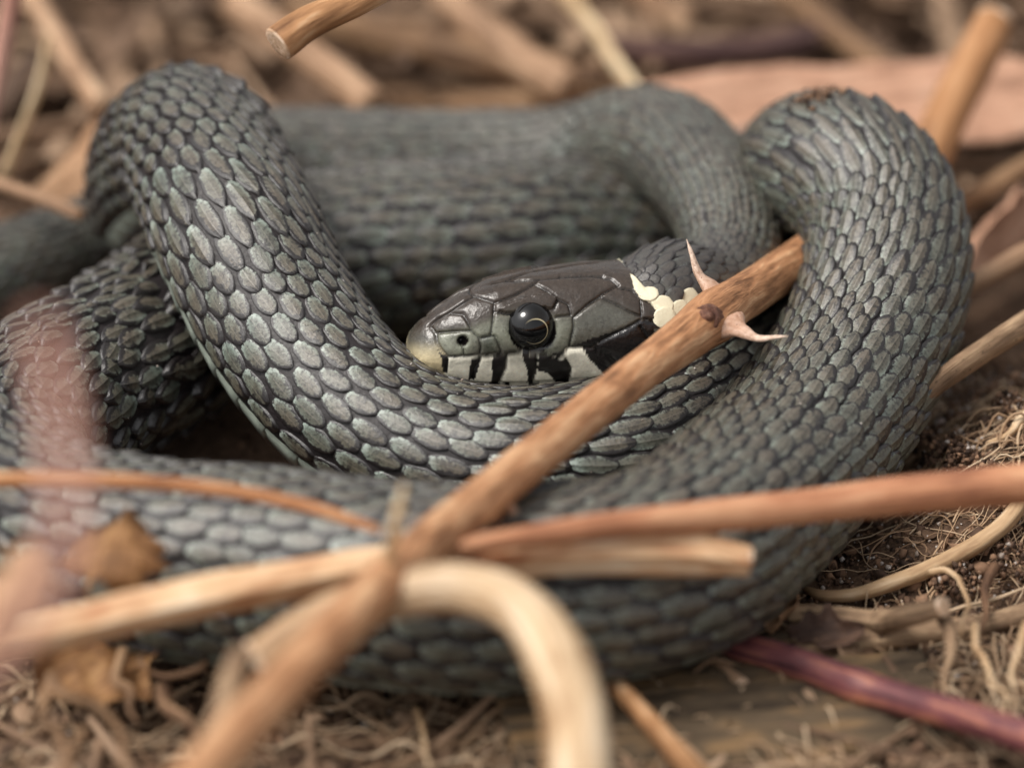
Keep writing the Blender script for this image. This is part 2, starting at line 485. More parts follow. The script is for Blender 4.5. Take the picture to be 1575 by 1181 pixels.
# ------------------------------------------------------------------ the snake
YAW = math.radians(15)
HT = np.array([math.cos(YAW), math.sin(YAW), 0.0])           # snout towards nape
HB = np.array([math.sin(YAW), -math.cos(YAW), 0.0])          # towards the camera's flank of the head
HU = np.array([0, 0, 1.0])
EYE_L = np.array([1.06, 0.44, 0.53])                          # along, lateral, up in the head's frame
HO = EYE - HT * EYE_L[0] - HB * EYE_L[1] - HU * EYE_L[2]

# control points: position, radius, spread (0 scales overlap, 1 scales parted by bare skin), unrest of the scales
CP = []
def cp(p, r, spread=0.5, unrest=0.0, roll=0.0): CP.append((np.asarray(p, float), r, spread, unrest, roll))
for k in (0.0, 0.8, 1.6, 2.3): cp(HO + HT * k, 0.5, 0.3)
cp(Z(1052, 470, 1.62), 0.43, 0.2)
cp(Z(1098, 455, 1.64), 0.43, 0.2)
cp(Z(1126, 408, 1.70), 0.44, 0.2)
cp(Z(1116, 340, 1.80), 0.47, 0.2)
cp(Z(1080, 272, 1.86), 0.51, 0.2)
cp(Z(1030, 226, 1.80), 0.54, 0.3)
cp(Z(960, 222, 1.50), 0.56, 0.3)
cp(Z(880, 256, 1.12), 0.60, 0.4)
cp(Z(740, 266, 0.95), 0.62, 0.4)
cp(Z(560, 268, 0.92), 0.64, 0.4)
cp(Z(420, 270, 0.92), 0.66, 0.4)
cp(Z(318, 290, 0.93), 0.68, 0.4)
cp(Z(250, 302, 1.25), 0.70, 0.4)
cp(Z(258, 242, 2.00), 0.72, 0.5)
cp(Z(294, 220, 2.38), 0.74, 0.5)
cp(Z(330, 285, 2.34), 0.76, 0.5, 0, 20)
cp(Z(365, 365, 2.15), 0.79, 0.6, 0, 30)
cp(Z(428, 495, 1.60), 0.80, 0.8, 0, 34)
cp(Z(530, 625, 1.10), 0.77, 1.0, 0, 30)
cp(Z(660, 702, 0.82), 0.74, 0.9, 0, 20)
cp(Z(800, 722, 0.74), 0.74, 0.55, 0, 8)
cp(Z(950, 705, 0.74), 0.74, 0.5)
cp(Z(1080, 640, 0.74), 0.74, 0.7)
cp(Z(1180, 560, 0.72), 0.74, 0.8)
cp(Z(1235, 490, 0.70), 0.72, 0.6)
cp(Z(1210, 420, 0.62), 0.70, 0.5)
cp(Z(1090, 385, 0.62), 0.70, 0.4)
cp(Z(950, 370, 0.74), 0.80, 0.35)
cp(Z(780, 380, 0.85), 0.86, 0.3)
cp(Z(600, 390, 0.85), 0.86, 0.3)
cp(Z(430, 410, 0.82), 0.84, 0.4)
cp(Z(318, 468, 0.84), 0.84, 0.2, 0.8)
cp(Z(212, 548, 0.90), 0.86, 0.2, 1.0)
cp(Z(75, 628, 0.90), 0.86, 0.3, 0.8)
cp(Z(-10, 722, 0.88), 0.86, 0.4, 0.5)
cp(Z(70, 822, 0.88), 0.86, 0.5)
cp(Z(230, 862, 0.90), 0.88, 0.7)
cp(Z(400, 877, 0.92), 0.90, 0.8)
cp(Z(560, 899, 0.92), 0.91, 0.8)
cp(Z(760, 911, 0.92), 0.91, 0.5)
cp(Z(1000, 882, 0.90), 0.87, 0.1)
cp(Z(1130, 792, 0.86), 0.85, 0.0)
cp(Z(1230, 690, 0.92), 0.82, 0.0)
cp(Z(1310, 570, 1.22), 0.79, 0.0)
cp(Z(1358, 450, 1.66), 0.77, 0.0)
cp(Z(1358, 350, 2.02), 0.76, 0.1)
cp(Z(1326, 287, 2.26), 0.75, 0.1)
cp(Z(1282, 262, 2.26), 0.74, 0.2)
cp(Z(1252, 262, 1.95), 0.73, 0.2)
cp(Z(1246, 266, 1.45), 0.71, 0.2)
cp(Z(1238, 268, 0.90), 0.64, 0.2)
cp(Z(1200, 272, 0.50), 0.56, 0.3)
cp(np.array([1.3, 5.9, 0.30]), 0.48, 0.3)
cp(np.array([-0.4, 6.0, 0.30]), 0.45, 0.3)
cp(np.array([-2.4, 5.9, 0.32]), 0.45, 0.3)
cp(np.array([-4.0, 5.0, 0.40]), 0.45, 0.3)
cp(np.array([-5.4, 3.9, 0.42]), 0.45, 0.3)
cp(np.array([-7.2, 4.2, 0.36]), 0.36, 0.3)
cp(np.array([-8.6, 6.2, 0.26]), 0.22, 0.3)
cp(np.array([-8.4, 8.2, 0.10]), 0.05, 0.3)

PSTEP = 0.02
CC, RR, SS = crom([c[0] for c in CP], [c[1] for c in CP], PSTEP)
SS = SS.copy()
# parameters per control point carried along by nearest arclength of the control points
cps = np.array([SS[np.argmin(np.linalg.norm(CC - c[0], axis=1))] for c in CP])
cps = np.maximum.accumulate(cps + np.arange(len(cps)) * 1e-6)
SPREAD = np.interp(SS, cps, [c[2] for c in CP]); UNREST = np.interp(SS, cps, [c[3] for c in CP])
def gsm(A, n):
    k = np.hanning(n); k /= k.sum()
    if A.ndim == 1: return np.convolve(np.pad(A, n // 2, mode='edge'), k, 'valid')
    return np.stack([gsm(A[:, i], n) for i in range(A.shape[1])], 1)
body0 = int(2.0 / PSTEP)
CS = gsm(CC, 41)[:len(CC)]
wb = sstep(1.4, 2.6, SS)[:, None]
CC = CC * (1 - wb) + CS * wb
RR = gsm(RR, 31)[:len(RR)]
TT = np.gradient(CC, axis=0); TT /= np.linalg.norm(TT, axis=1)[:, None]
up = np.array([0, 0, 1.0])
NN = up[None] - (TT @ up)[:, None] * TT
NN = gsm(NN, 61)[:len(NN)]
NN -= (NN * TT).sum(1)[:, None] * TT
NN /= np.linalg.norm(NN, axis=1)[:, None]
BB = np.cross(NN, TT)                              # on the head: towards the camera side
ROLL = np.radians(gsm(np.interp(SS, cps, [c[4] for c in CP]), 61)[:len(SS)])
NN, BB = NN * np.cos(ROLL)[:, None] + BB * np.sin(ROLL)[:, None], BB * np.cos(ROLL)[:, None] - NN * np.sin(ROLL)[:, None]
LEN = SS[-1]

# ---- head profile (cm from the snout): half width, top, jaw bottom, boxiness
hx = np.array([0.00, 0.02, 0.06, 0.14, 0.28, 0.50, 0.80, 1.16, 1.50, 1.90, 2.30, 2.70, 3.10])
hw = np.array([0.00, 0.14, 0.22, 0.285, 0.345, 0.40, 0.455, 0.505, 0.56, 0.62, 0.61, 0.52, 0.46])
ht = np.array([0.26, 0.37, 0.44, 0.52, 0.62, 0.74, 0.83, 0.865, 0.87, 0.87, 0.86, 0.85, 0.84])
hb = np.array([0.24, 0.13, 0.06, -0.02, -0.10, -0.17, -0.22, -0.25, -0.26, -0.26, -0.22, -0.12, -0.05])
HEADEND = 3.1

NSEG = 192
def section(s, th):
    """cross section offsets (lateral, up) at arclength s, angle th from the back; arrays broadcast"""
    r = np.interp(s, SS, RR)
    w = np.interp(s, hx, hw); zt = np.interp(s, hx, ht); zb = np.interp(s, hx, hb)
    k = sstep(2.4, 3.3, s)
    off = 0.38 * (1 - sstep(2.25, 3.3, s))
    n = 2.0 + 0.7 * sstep(0.1, 0.6, s) * (1 - sstep(2.0, 2.8, s))
    ct, st = np.cos(th), np.sin(th)
    ex = 2.0 / n
    ly = np.sign(st) * np.abs(st) ** ex; lz = np.sign(ct) * np.abs(ct) ** ex
    # the crown narrows above the eyes, the jaw below the lips
    tap = 1 - 0.30 * np.clip(lz, 0, 1) ** 2 * (1 - k) - 0.18 * np.clip(-lz, 0, 1) * (1 - k)
    hyo = w * ly * tap; hzo = (zt + zb) / 2 + (zt - zb) / 2 * lz
    flat = 1 - 0.10 * sstep(0.2, 1.0, -np.cos(th))            # belly a little flattened
    byo = r * st; bzo = r * ct * flat + off
    return hyo * (1 - k) + byo * k, hzo * (1 - k) + bzo * k

def at_s(A, s):
    i = np.clip(np.asarray(s) / PSTEP * (LEN / (PSTEP * (len(SS) - 1))) ** -1, 0, len(SS) - 1.001)
    j = i.astype(int); f = (i - j)[..., None]
    return A[j] * (1 - f) + A[j + 1] * f

def surf(s, th):
    y, z = section(s, th)
    return at_s(CC, s) + at_s(BB, s) * y[..., None] + at_s(NN, s) * z[..., None]

ts = np.concatenate([np.array([0.0, .004, .012, .025, .04, .06, .085, .11]), np.arange(0.14, 3.0, 0.011), np.arange(3.0, LEN - 0.02, 0.11)])
tq = np.linspace(0, 2 * math.pi, 2001)
dens = np.cumsum(np.where(np.abs(np.mod(tq + math.pi, 2 * math.pi) - math.pi) < math.radians(118), 1.6, 0.5)); dens = (dens - dens[0]) / (dens[-1] - dens[0])
th = np.interp(np.arange(NSEG) / NSEG, dens, tq)
# crowd the head's rings of vertices towards the flanks that carry the markings
SG, TG = np.meshgrid(ts, th, indexing='ij')
VB = surf(SG, TG)
ly, lz = section(SG, TG)

# ---- head plates and markings, drawn on a side view of the head in the head's own frame
K2 = 167.0 / (1 + 0.0)
def draw_xy(sv, yv, zv):
    """side drawing coordinates of a head point; both flanks share the drawing"""
    p = HT[None] * (sv - EYE_L[0])[:, None] + HB[None] * (np.abs(yv) - EYE_L[1])[:, None] + HU[None] * (zv - EYE_L[2])[:, None]
    return np.stack([820 + K2 * (p @ RGT), 508 - K2 * (p @ UPV)], 1)
def r2(*pts): return np.array([(620 + x / 5.25, 390 + y / 5.25) for x, y in pts])
def r3(*pts): return np.array([(860 + x / 5.25, 390 + y / 5.25) for x, y in pts])
SEAMS = [
    r2((225, 580), (275, 650), (285, 720), (330, 790), (370, 835), (350, 940)),
    r2((285, 640), (420, 630), (490, 625), (560, 625)),
    r2((225, 580), (280, 530), (390, 470), (520, 380), (570, 350)),
    r2((390, 480), (490, 490), (530, 550), (560, 620)),
    r2((500, 290), (570, 340), (660, 370), (740, 400)),
    r2((740, 400), (735, 500), (715, 660)),
    r2((745, 470), (830, 490), (920, 485)),
    r2((740, 400), (900, 340), (1040, 260), (1080, 225)),
    r2((570, 270), (800, 225), (1050, 215), (1300, 190), (1575, 180)),
    r2((1050, 240), (1170, 310), (1245, 370), (1210, 440)),
    r2((1245, 370), (1330, 410), (1355, 500), (1235, 515)),
    r2((1370, 520), (1375, 600), (1340, 740)),
    r2((370, 835), (500, 825), (650, 820), (840, 810), (920, 790), (1060, 820), (1150, 810), (1250, 850), (1330, 760)),
    r2((560, 625), (620, 680), (635, 760), (625, 815)),
    r2((640, 680), (740, 665), (770, 720), (800, 800)),
    r2((490, 750), (505, 820)),
    r2((640, 840), (580, 930), (560, 1010)),
    r2((845, 815), (835, 920), (790, 1020)),
    r2((1075, 820), (1085, 920), (1045, 1040)),
    r2((1310, 850), (1355, 920), (1330, 1060)),
    r2((1370, 520), (1470, 430), (1575, 350)),
    r3((110, 520), (220, 420), (330, 320), (440, 240)),
    r3((440, 240), (380, 200), (250, 180), (0, 190)),
    r3((330, 360), (440, 400), (560, 450), (650, 470)),
    r3((440, 260), (570, 265), (650, 320), (650, 470)),
    r3((660, 320), (760, 350), (830, 430), (800, 500), (650, 480)),
    r3((80, 750), (250, 750), (420, 650), (560, 560), (650, 490)),
    r3((650, 490), (800, 510), (920, 600)),
    r3((640, 550), (700, 650), (750, 720)),
    r3((180, 760), (280, 750), (400, 820), (520, 900)),
]
def poly_dist(P, L):
    d = np.full(len(P), 1e9)
    for a, b in zip(L[:-1], L[1:]):
        ab = b - a; t = np.clip(((P - a) @ ab) / (ab @ ab), 0, 1)
        d = np.minimum(d, np.linalg.norm(P - (a + t[:, None] * ab), axis=1))
    return d
def inside(P, L):
    c = np.zeros(len(P), bool); n = len(L)
    for i in range(n):
        a, b = L[i], L[i - 1]
        m = (a[1] > P[:, 1]) != (b[1] > P[:, 1])
        xi = (b[0] - a[0]) * (P[:, 1] - a[1]) / (b[1] - a[1] + 1e-12) + a[0]
        c ^= m & (P[:, 0] < xi)
    return c

nring = len(ts)
sv, yv, zv = SG.ravel(), ly.ravel(), lz.ravel()
hm = np.where(sv < 3.05)[0]
P2 = draw_xy(sv[hm], yv[hm], zv[hm])
seam = np.full(len(hm), 1e9)
for L in SEAMS: seam = np.minimum(seam, poly_dist(P2, L))
hsel = 1 - sstep(2.15, 2.45, sv[hm])
disp = (-0.024 * np.exp(-(seam / 1.7) ** 2) + 0.010 * (1 - np.exp(-seam / 7.0))) * hsel
# mouth line
def lipz(s): return np.interp(s, [0, 0.15, 0.5, 1.0, 1.6, 2.0, 2.3], [0.14, 0.06, 0.0, -0.03, -0.02, 0.06, 0.16])
md = np.abs(zv[hm] - lipz(sv[hm]))
lower = np.cos(TG.ravel()[hm]) < 0.6
disp -= 0.045 * np.exp(-(md / 0.018) ** 2) * lower * (sv[hm] < 2.3) * (sv[hm] > 0.03)
# eye socket, brow and nostril
ed = np.linalg.norm(P2 - np.array([820, 508]), axis=1)
disp -= 0.17 * np.exp(-(ed / 30.0) ** 4) * (np.cos(TG.ravel()[hm]) < 0.92)
brow = inside(P2, r2((745, 470), (900, 400), (1150, 330), (1245, 370), (1215, 445), (1100, 440), (1000, 450), (920, 500)))
disp += 0.035 * brow
nos = np.linalg.norm((P2 - r2((490, 705))[0]) * np.array([1, 1.05]), axis=1)
disp -= 0.10 * np.exp(-(nos / 7.5) ** 4)
bn = (at_s(BB, sv[hm]) * yv[hm][:, None] + at_s(NN, sv[hm]) * (zv[hm] - 0.35)[:, None])
bn -= at_s(TT, sv[hm]) * (0.4 * (1 - sstep(0, 0.5, sv[hm])))[:, None]
bn /= np.linalg.norm(bn, axis=1)[:, None] + 1e-9
VBf = VB.reshape(-1, 3)
VBf[hm] += bn * disp[:, None]

SKIN = np.array(srgb(34, 28, 29)[:3])
colr = np.tile(SKIN, (len(VBf), 1)); gloss = np.full(len(VBf), 0.25)
BROWN, OLIVE = np.array(srgb(60, 51, 44)[:3]), np.array(srgb(92, 91, 82)[:3])
PALE, CREAM, BLACK = np.array(srgb(158, 162, 142)[:3]), np.array(srgb(250, 245, 226)[:3]), np.array(srgb(22, 18, 18)[:3])
YELLOW = np.array(srgb(230, 221, 192)[:3])
jit = np.stack([vnoise(P2[:, 0] / 7, P2[:, 1] / 7, 3) - .5, vnoise(P2[:, 0] / 7, P2[:, 1] / 7, 8) - .5], 1)
jit += 0.6 * np.stack([vnoise(P2[:, 0] / 2.6, P2[:, 1] / 2.6, 4) - .5, vnoise(P2[:, 0] / 2.6, P2[:, 1] / 2.6, 5) - .5], 1)
PJ = P2 + jit * 1.3
hc = np.tile(BROWN, (len(hm), 1))
def paint(mask, c, k=1.0):
    m = mask.astype(float)[:, None] * k
    hc[:] = hc * (1 - m) + np.asarray(c) * m
mott = vnoise(P2[:, 0] / 9, P2[:, 1] / 9, 12)
side = inside(PJ, r2((240, 600), (300, 645), (490, 625), (570, 600), (700, 560), (735, 520), (880, 500), (900, 480), (1235, 520), (1375, 520), (1345, 745), (1330, 770), (1240, 850), (1060, 815), (920, 790), (650, 820), (370, 835), (300, 740)))
paint(side, OLIVE); paint(side, PALE, np.clip(mott * 1.5 - .5, 0, 1)[:, None])
paint(inside(PJ, r2((640, 680), (740, 665), (770, 720), (795, 800), (640, 815))), np.array(srgb(72, 76, 66)[:3]))
paint(inside(PJ, r3((110, 520), (330, 370), (640, 480), (560, 570), (420, 650), (250, 745), (85, 745))), np.array(srgb(82, 81, 73)[:3]))
# the crown's brown fades into the flank
mott2 = fbm(P2[:, 0] / 5, P2[:, 1] / 5, 31, 3)
hc *= (0.62 + 0.76 * mott2)[:, None]
nh = len(hm) // NSEG
H3 = hc[:nh * NSEG].reshape(nh, NSEG, 3)
for _ in range(26):
    H3 = (H3 + np.roll(H3, 1, 1) + np.roll(H3, -1, 1) + np.concatenate([H3[:1], H3[:-1]]) + np.concatenate([H3[1:], H3[-1:]])) / 5
hc[:nh * NSEG] = H3.reshape(-1, 3)
# lips and chin
lips = (PJ[:, 1] > np.interp(PJ[:, 0], [625, 640, 690, 700, 780, 800, 850, 872, 905, 945], [505, 520, 548, 549, 544, 541, 547, 536, 536, 580])) & (PJ[:, 0] < 946)
paint(lips, CREAM)
grey = np.clip((1 - (P2[:, 1] - 545) / 20), 0, 1) * (P2[:, 0] > 690) * (P2[:, 0] < 868)
paint(lips, OLIVE, (grey * 0.75)[:, None])
ros = inside(PJ, r2((100, 560), (225, 580), (285, 700), (370, 840), (350, 960), (40, 960), (20, 600)))
paint(ros, OLIVE * 0.9); paint(ros, CREAM * np.array([.85, .74, .54]), np.clip((P2[:, 1] - 522) / 45, 0, 0.8)[:, None]); paint(ros, BROWN, np.clip((536 - P2[:, 1]) / 36, 0, 1)[:, None])
below = zv[hm] < lipz(sv[hm])
paint(below, CREAM * 0.9)
bars = [r2((275, 740), (300, 790), (370, 840), (375, 870), (365, 960), (330, 950), (325, 850)),
        r2((560, 850), (600, 830), (650, 825), (610, 920), (580, 1020), (530, 1010), (548, 880)),
        r2((715, 850), (770, 815), (845, 815), (835, 920), (785, 1035), (715, 1035), (725, 940)),
        r2((960, 815), (1080, 825), (1090, 930), (1045, 1070), (1005, 1050), (1000, 930)),
        r2((1090, 840), (1160, 820), (1250, 850), (1330, 860), (1358, 930), (1330, 1090), (1240, 1090), (1205, 990), (1150, 950), (1095, 945)),
        r2((1190, 800), (1300, 800), (1250, 850)),
        r3((185, 760), (280, 748), (420, 650), (640, 500), (800, 510), (920, 600), (980, 700), (900, 800), (740, 880), (620, 960), (520, 980), (430, 1000), (330, 920), (240, 850)),
        r3((120, 745), (200, 700), (380, 640), (560, 570), (640, 500), (420, 660), (250, 755))]
for b in bars: paint(inside(PJ, b), BLACK)
paint(inside(PJ, r3((740, 560), (800, 560), (840, 640), (850, 720), (800, 690), (760, 620))), OLIVE, 0.8)
paint(inside(PJ, r3((520, 830), (580, 790), (680, 850), (640, 930), (560, 960), (510, 920))), PALE * 0.8)
for b in (r2((700, 1020), (780, 1020), (780, 1090), (700, 1090)), r2((820, 1035), (870, 1035), (860, 1100), (825, 1100)), r2((1050, 1045), (1100, 1045), (1090, 1110), (1055, 1110))):
    paint(inside(PJ, b), BLACK)
COLLAR = r3((570, 130), (690, 140), (800, 220), (900, 285), (990, 360), (1080, 400), (1180, 490), (1230, 640), (1140, 860), (960, 760), (930, 600), (800, 500), (838, 440), (760, 345), (640, 300), (590, 240))
coll = inside(PJ, COLLAR)
paint(coll, YELLOW)
paint(ed < 36, BLACK); paint(nos < 8.5, BLACK); paint((seam < 1.15), hc * 0.3, (0.85 * hsel)[:, None])
nape = sstep(2.25, 2.5, sv[hm])[:, None] * (~coll)[:, None]
hc = hc * (1 - nape) + SKIN * nape
colr[hm] = hc
gl = 1 - 0.8 * sstep(2.2, 2.6, sv[hm]); gloss[hm] = gl * np.where(lips | coll, 0.75, 1.0)

idx = np.arange(nring * NSEG).reshape(nring, NSEG)
Fb = np.stack([idx[:-1], idx[1:], np.roll(idx, -1, 1)[1:], np.roll(idx, -1, 1)[:-1]], -1).reshape(-1, 4)
tailc = len(VBf); VBf = np.vstack([VBf, at_s(CC, np.array([LEN]))])
colr = np.vstack([colr, SKIN]); gloss = np.append(gloss, 0.25)
capf = [[idx[-1][j], tailc, idx[-1][(j + 2) % NSEG], idx[-1][(j + 1) % NSEG]] for j in range(0, NSEG, 2)]
Fb = np.vstack([Fb, np.array(capf)])

SB = np.array([HO[0], HO[1], 0.0])
col.objects.link(snake)
snake.location = Vector(SB) * S; snake.scale = (S, S, S)
snake['label'] = 'grey-green grass snake lying in a coil with its head resting on its body'
snake['category'] = 'snake'
body = link('body', mesh_np('snake_body', VBf - SB, Fb, M['skin'], attrs={'col': ('FLOAT_COLOR', colr), 'gloss': ('FLOAT', gloss)}), snake)

# eyes
for sgn in (1, -1):
    lat = HB * sgn
    c = HO + HT * EYE_L[0] + lat * (EYE_L[1] - 0.12) + HU * EYE_L[2]
    nlat, nlon = 24, 40
    aa = np.linspace(0, math.pi, nlat); bb = np.linspace(0, 2 * math.pi, nlon, endpoint=False)
    A_, B_ = np.meshgrid(aa, bb, indexing='ij')
    er = 0.232
    V = np.stack([np.sin(A_) * np.cos(B_), np.sin(A_) * np.sin(B_), np.cos(A_)], -1).reshape(-1, 3) * er
    ii = np.arange(nlat * nlon).reshape(nlat, nlon)
    F = np.stack([ii[:-1], ii[1:], np.roll(ii, -1, 1)[1:], np.roll(ii, -1, 1)[:-1]], -1).reshape(-1, 4)
    e = link('eye', mesh_np('snake_eye', V, F, M['eye']), snake)
    zax = Vector(lat * 0.98 + HU * 0.10 - HT * 0.08).normalized()
    xax = Vector(HT); xax = (xax - zax * xax.dot(zax)).normalized(); yax = zax.cross(xax)
    mt = Matrix((xax, yax, zax)).transposed().to_4x4(); mt.translation = Vector(c - SB)
    e.matrix_basis = mt
    e['label'] = 'glossy black eye with a thin gold ring round the pupil'

# ---- scales
NU = 9
VCS = [np.array([-1.0, -1.0, -0.78, -0.42, 0.0, 0.42, 0.78, 1.0, 1.0]), np.array([-1.0, -1.0, -0.72, -0.10, 0.0, 0.10, 0.72, 1.0, 1.0])]
def scale_shape(kind, seed):
    """unit scale: u 0..1 along (root to tip), v -1..1 across; kind 0 blunt oval, 1 overlapping lance"""
    g = np.random.default_rng(seed)
    VC = VCS[kind]
    us = np.array([0.0, 0.07, 0.2, 0.36, 0.52, 0.68, 0.82, 0.94, 1.0])
    if kind == 0: w = np.array([0.22, 0.55, 0.84, 0.99, 1.0, 0.91, 0.70, 0.38, 0.10])
    else: w = np.array([0.30, 0.55, 0.80, 0.97, 1.0, 0.90, 0.66, 0.32, 0.06])
    w = w * (1 + g.normal(0, 0.025, NU))
    skew = g.normal(0, 0.03)
    V, A = [], []
    for i, uu in enumerate(us):
        for j, v in enumerate(VC):
            sk = (j == 0 or j == len(VC) - 1 or i == 0 or i == NU - 1)
            lift = (0.10 + 0.75 * sstep(0.0, 0.8, uu)) if kind == 1 else (0.16 + 0.55 * sstep(0, 0.95, uu))
            dome = (0.26 if kind == 0 else 0.30) * (1 - abs(v) ** 3.0) * (1 - abs(2 * uu - 1) ** 3 * 0.6)
            keel = (0.05 if kind == 0 else 0.24) * max(0, 1 - abs(v) / 0.10) * math.sin(math.pi * min(1, max(0, uu * 1.02))) ** 0.5
            z = lift + dome + keel
            if sk: z = -0.9
            V.append((uu - 0.5, 0.5 * v * w[i] + skew * math.sin(math.pi * uu), z))
            A.append((uu, v, 0))
    ii = np.arange(NU * len(VC)).reshape(NU, len(VC))
    F = np.stack([ii[:-1, :-1], ii[1:, :-1], ii[1:, 1:], ii[:-1, 1:]], -1).reshape(-1, 4)
    return np.array(V), F, np.array(A)
SHAPES = [scale_shape(k, 10 * k + q) for k in (0, 1) for q in range(3)]

NROW = 21
ROWS = np.linspace(-122, 122, NROW) * math.pi / 180
ROWS = np.sign(ROWS) * np.abs(ROWS / ROWS[-1]) ** 1.2 * ROWS[-1]
ROWP = np.gradient(ROWS)
inst = []      # s, th, along length, across width, spread, unrest
s = 2.30
steps = []
while s < LEN - 0.6:
    r = float(np.interp(s, SS, RR))
    p = (0.29 + 0.05 * float(np.interp(s, SS, SPREAD))) * (r / 0.78) ** 0.9
    if s < 6: p *= 0.74
    steps.append((s, p)); s += p
for (s, p) in steps:
    for j, t0 in enumerate(ROWS):
        inst.append((s + (0.5 * p if j % 2 else 0.0), t0, p, j))
inst = np.array(inst)
gI = np.random.default_rng(3)
is_, it, ip, ij = inst[:, 0], inst[:, 1].copy(), inst[:, 2], inst[:, 3]
spr = np.interp(is_, SS, SPREAD) - 0.45 * (is_ < 3.6); unr = np.interp(is_, SS, UNREST)
is_ = is_ + gI.normal(0, 0.012, len(is_)) * (1 + 2 * unr)
it = it + gI.normal(0, 0.015, len(it)) * (1 + 2.5 * unr)
e1 = 0.02
Pc = surf(is_, it)
du = (surf(is_ + e1, it) - surf(is_ - e1, it)) / (2 * e1)
dv = (surf(is_, it + e1) - surf(is_, it - e1)) / (2 * e1)
lu = np.linalg.norm(du, axis=1); lv = np.linalg.norm(dv, axis=1)
nrm = np.cross(du, dv); nrm /= np.linalg.norm(nrm, axis=1)[:, None]
outw = Pc - (at_s(CC, is_))
flip = (nrm * outw).sum(1) < 0
nrm[flip] *= -1
keep = (lu > 0.16)
ulen = np.clip(ip * lu, 0.12, 0.46) * (1.40 - 0.33 * spr)
vwid = lv * ROWP[ij.astype(int)] * (1.20 - 0.20 * spr)
hgt = np.minimum(ulen, vwid * 1.3) * (0.15 + 0.05 * unr) * np.where(is_ < 3.7, 0.6, 1.0)
ua = du / lu[:, None]
va = np.cross(nrm, ua)
tilt = gI.normal(0, 0.03, len(is_)) * (1 + 3 * unr) + 0.05 * (1 - spr)
yawj = gI.normal(0, 0.04, len(is_)) * (1 + 3 * unr)
ua2 = ua * np.cos(yawj)[:, None] + va * np.sin(yawj)[:, None]
ua2 = ua2 + nrm * tilt[:, None]; ua2 /= np.linalg.norm(ua2, axis=1)[:, None]
va2 = np.cross(nrm, ua2); va2 /= np.linalg.norm(va2, axis=1)[:, None]
n2 = np.cross(ua2, va2)
kindi = np.where((spr + gI.normal(0, 0.08, len(spr)) > 0.62) | (is_ < 3.6), 0, 1) * 3 + gI.integers(0, 3, len(spr))
rndv = gI.random(len(spr))
dorsv = np.exp(-(it / math.radians(62)) ** 2)
# own colours of collar and nape scales; those of the collar lie flat and close
hp = section(is_, it)
d2 = draw_xy(is_, hp[0], hp[1])
collar = inside(d2, COLLAR) & (is_ < 3.2) & (gI.random(len(is_)) > 0.16)
darkn = (is_ < 4.2) & ~collar
hgt[collar] *= 0.6; vwid[collar] *= 1.2; ulen[collar] *= 1.15
tintk = np.where(collar, 0.95, np.where(darkn, 0.7 * (1 - sstep(3.0, 4.2, is_)), 0.0))
tint = np.where(collar[:, None], YELLOW[None], np.array(srgb(54, 50, 50)[:3])[None])

# which ones show largest: facing the camera, not hidden by the coil
bv = BVHTree.FromPolygons([Vector(v) for v in VBf[::1]], [tuple(f) for f in Fb[::1]])
camv = Vector(CAM)
tocam = CAM[None] - Pc
dist = np.linalg.norm(tocam, axis=1)
facing = (nrm * tocam).sum(1) / dist
score = ulen * vwid * np.clip(facing, 0, 1)
fx = (Pc - CAM) @ RGT / ((Pc - CAM) @ FWD) * DIST * KPX + 787.5
fy = 590.5 - (Pc - CAM) @ UPV / ((Pc - CAM) @ FWD) * DIST * KPX
score[(fx < 5) | (fx > 1570) | (fy < 5) | (fy > 1176) | (tintk > 0) | ~keep] = 0
# the near branches cover a few of them
def covered(x, y):
    c = np.zeros(len(x), bool)
    for L, w in (((( 1255, 385), (700, 790), (330, 1160)), 50), (((740, 830), (1575, 742)), 42), (((0, 990), (600, 880), (1150, 858)), 42), (((480, 970), (700, 905), (860, 1000), (890, 1181)), 62), (((90, 480), (100, 830)), 60)):
        c |= poly_dist(np.stack([x, y], 1), np.array(L, float)) < w
    return c
score[covered(fx, fy)] = 0
for i in np.argsort(-score)[:1800]:
    if score[i] <= 0: break
    o = Vector(Pc[i] + nrm[i] * 0.06)
    d = camv - o
    if bv.ray_cast(o, d.normalized(), d.length)[0] is not None: score[i] = 0
hero = np.argsort(-score)[:300]
hero = hero[score[hero] > 0]
hs_ = np.zeros(len(score), bool); hs_[hero] = True
shape_me = [mesh_np('scale', V, F, M['scale'], attrs={'suv': ('FLOAT_VECTOR', A)}) for V, F, A in SHAPES]
for i in hero:
    o = bpy.data.objects.new('scale', shape_me[kindi[i]])
    m = Matrix.Identity(4)
    for r_ in range(3):
        m[r_][0] = ua2[i][r_] * ulen[i]; m[r_][1] = va2[i][r_] * vwid[i]; m[r_][2] = n2[i][r_] * hgt[i]
        m[r_][3] = Pc[i][r_] - SB[r_]
    o.parent = body
    o.matrix_basis = m
    o['rnd'] = float(rndv[i]); o['dors'] = float(dorsv[i])
    col.objects.link(o)
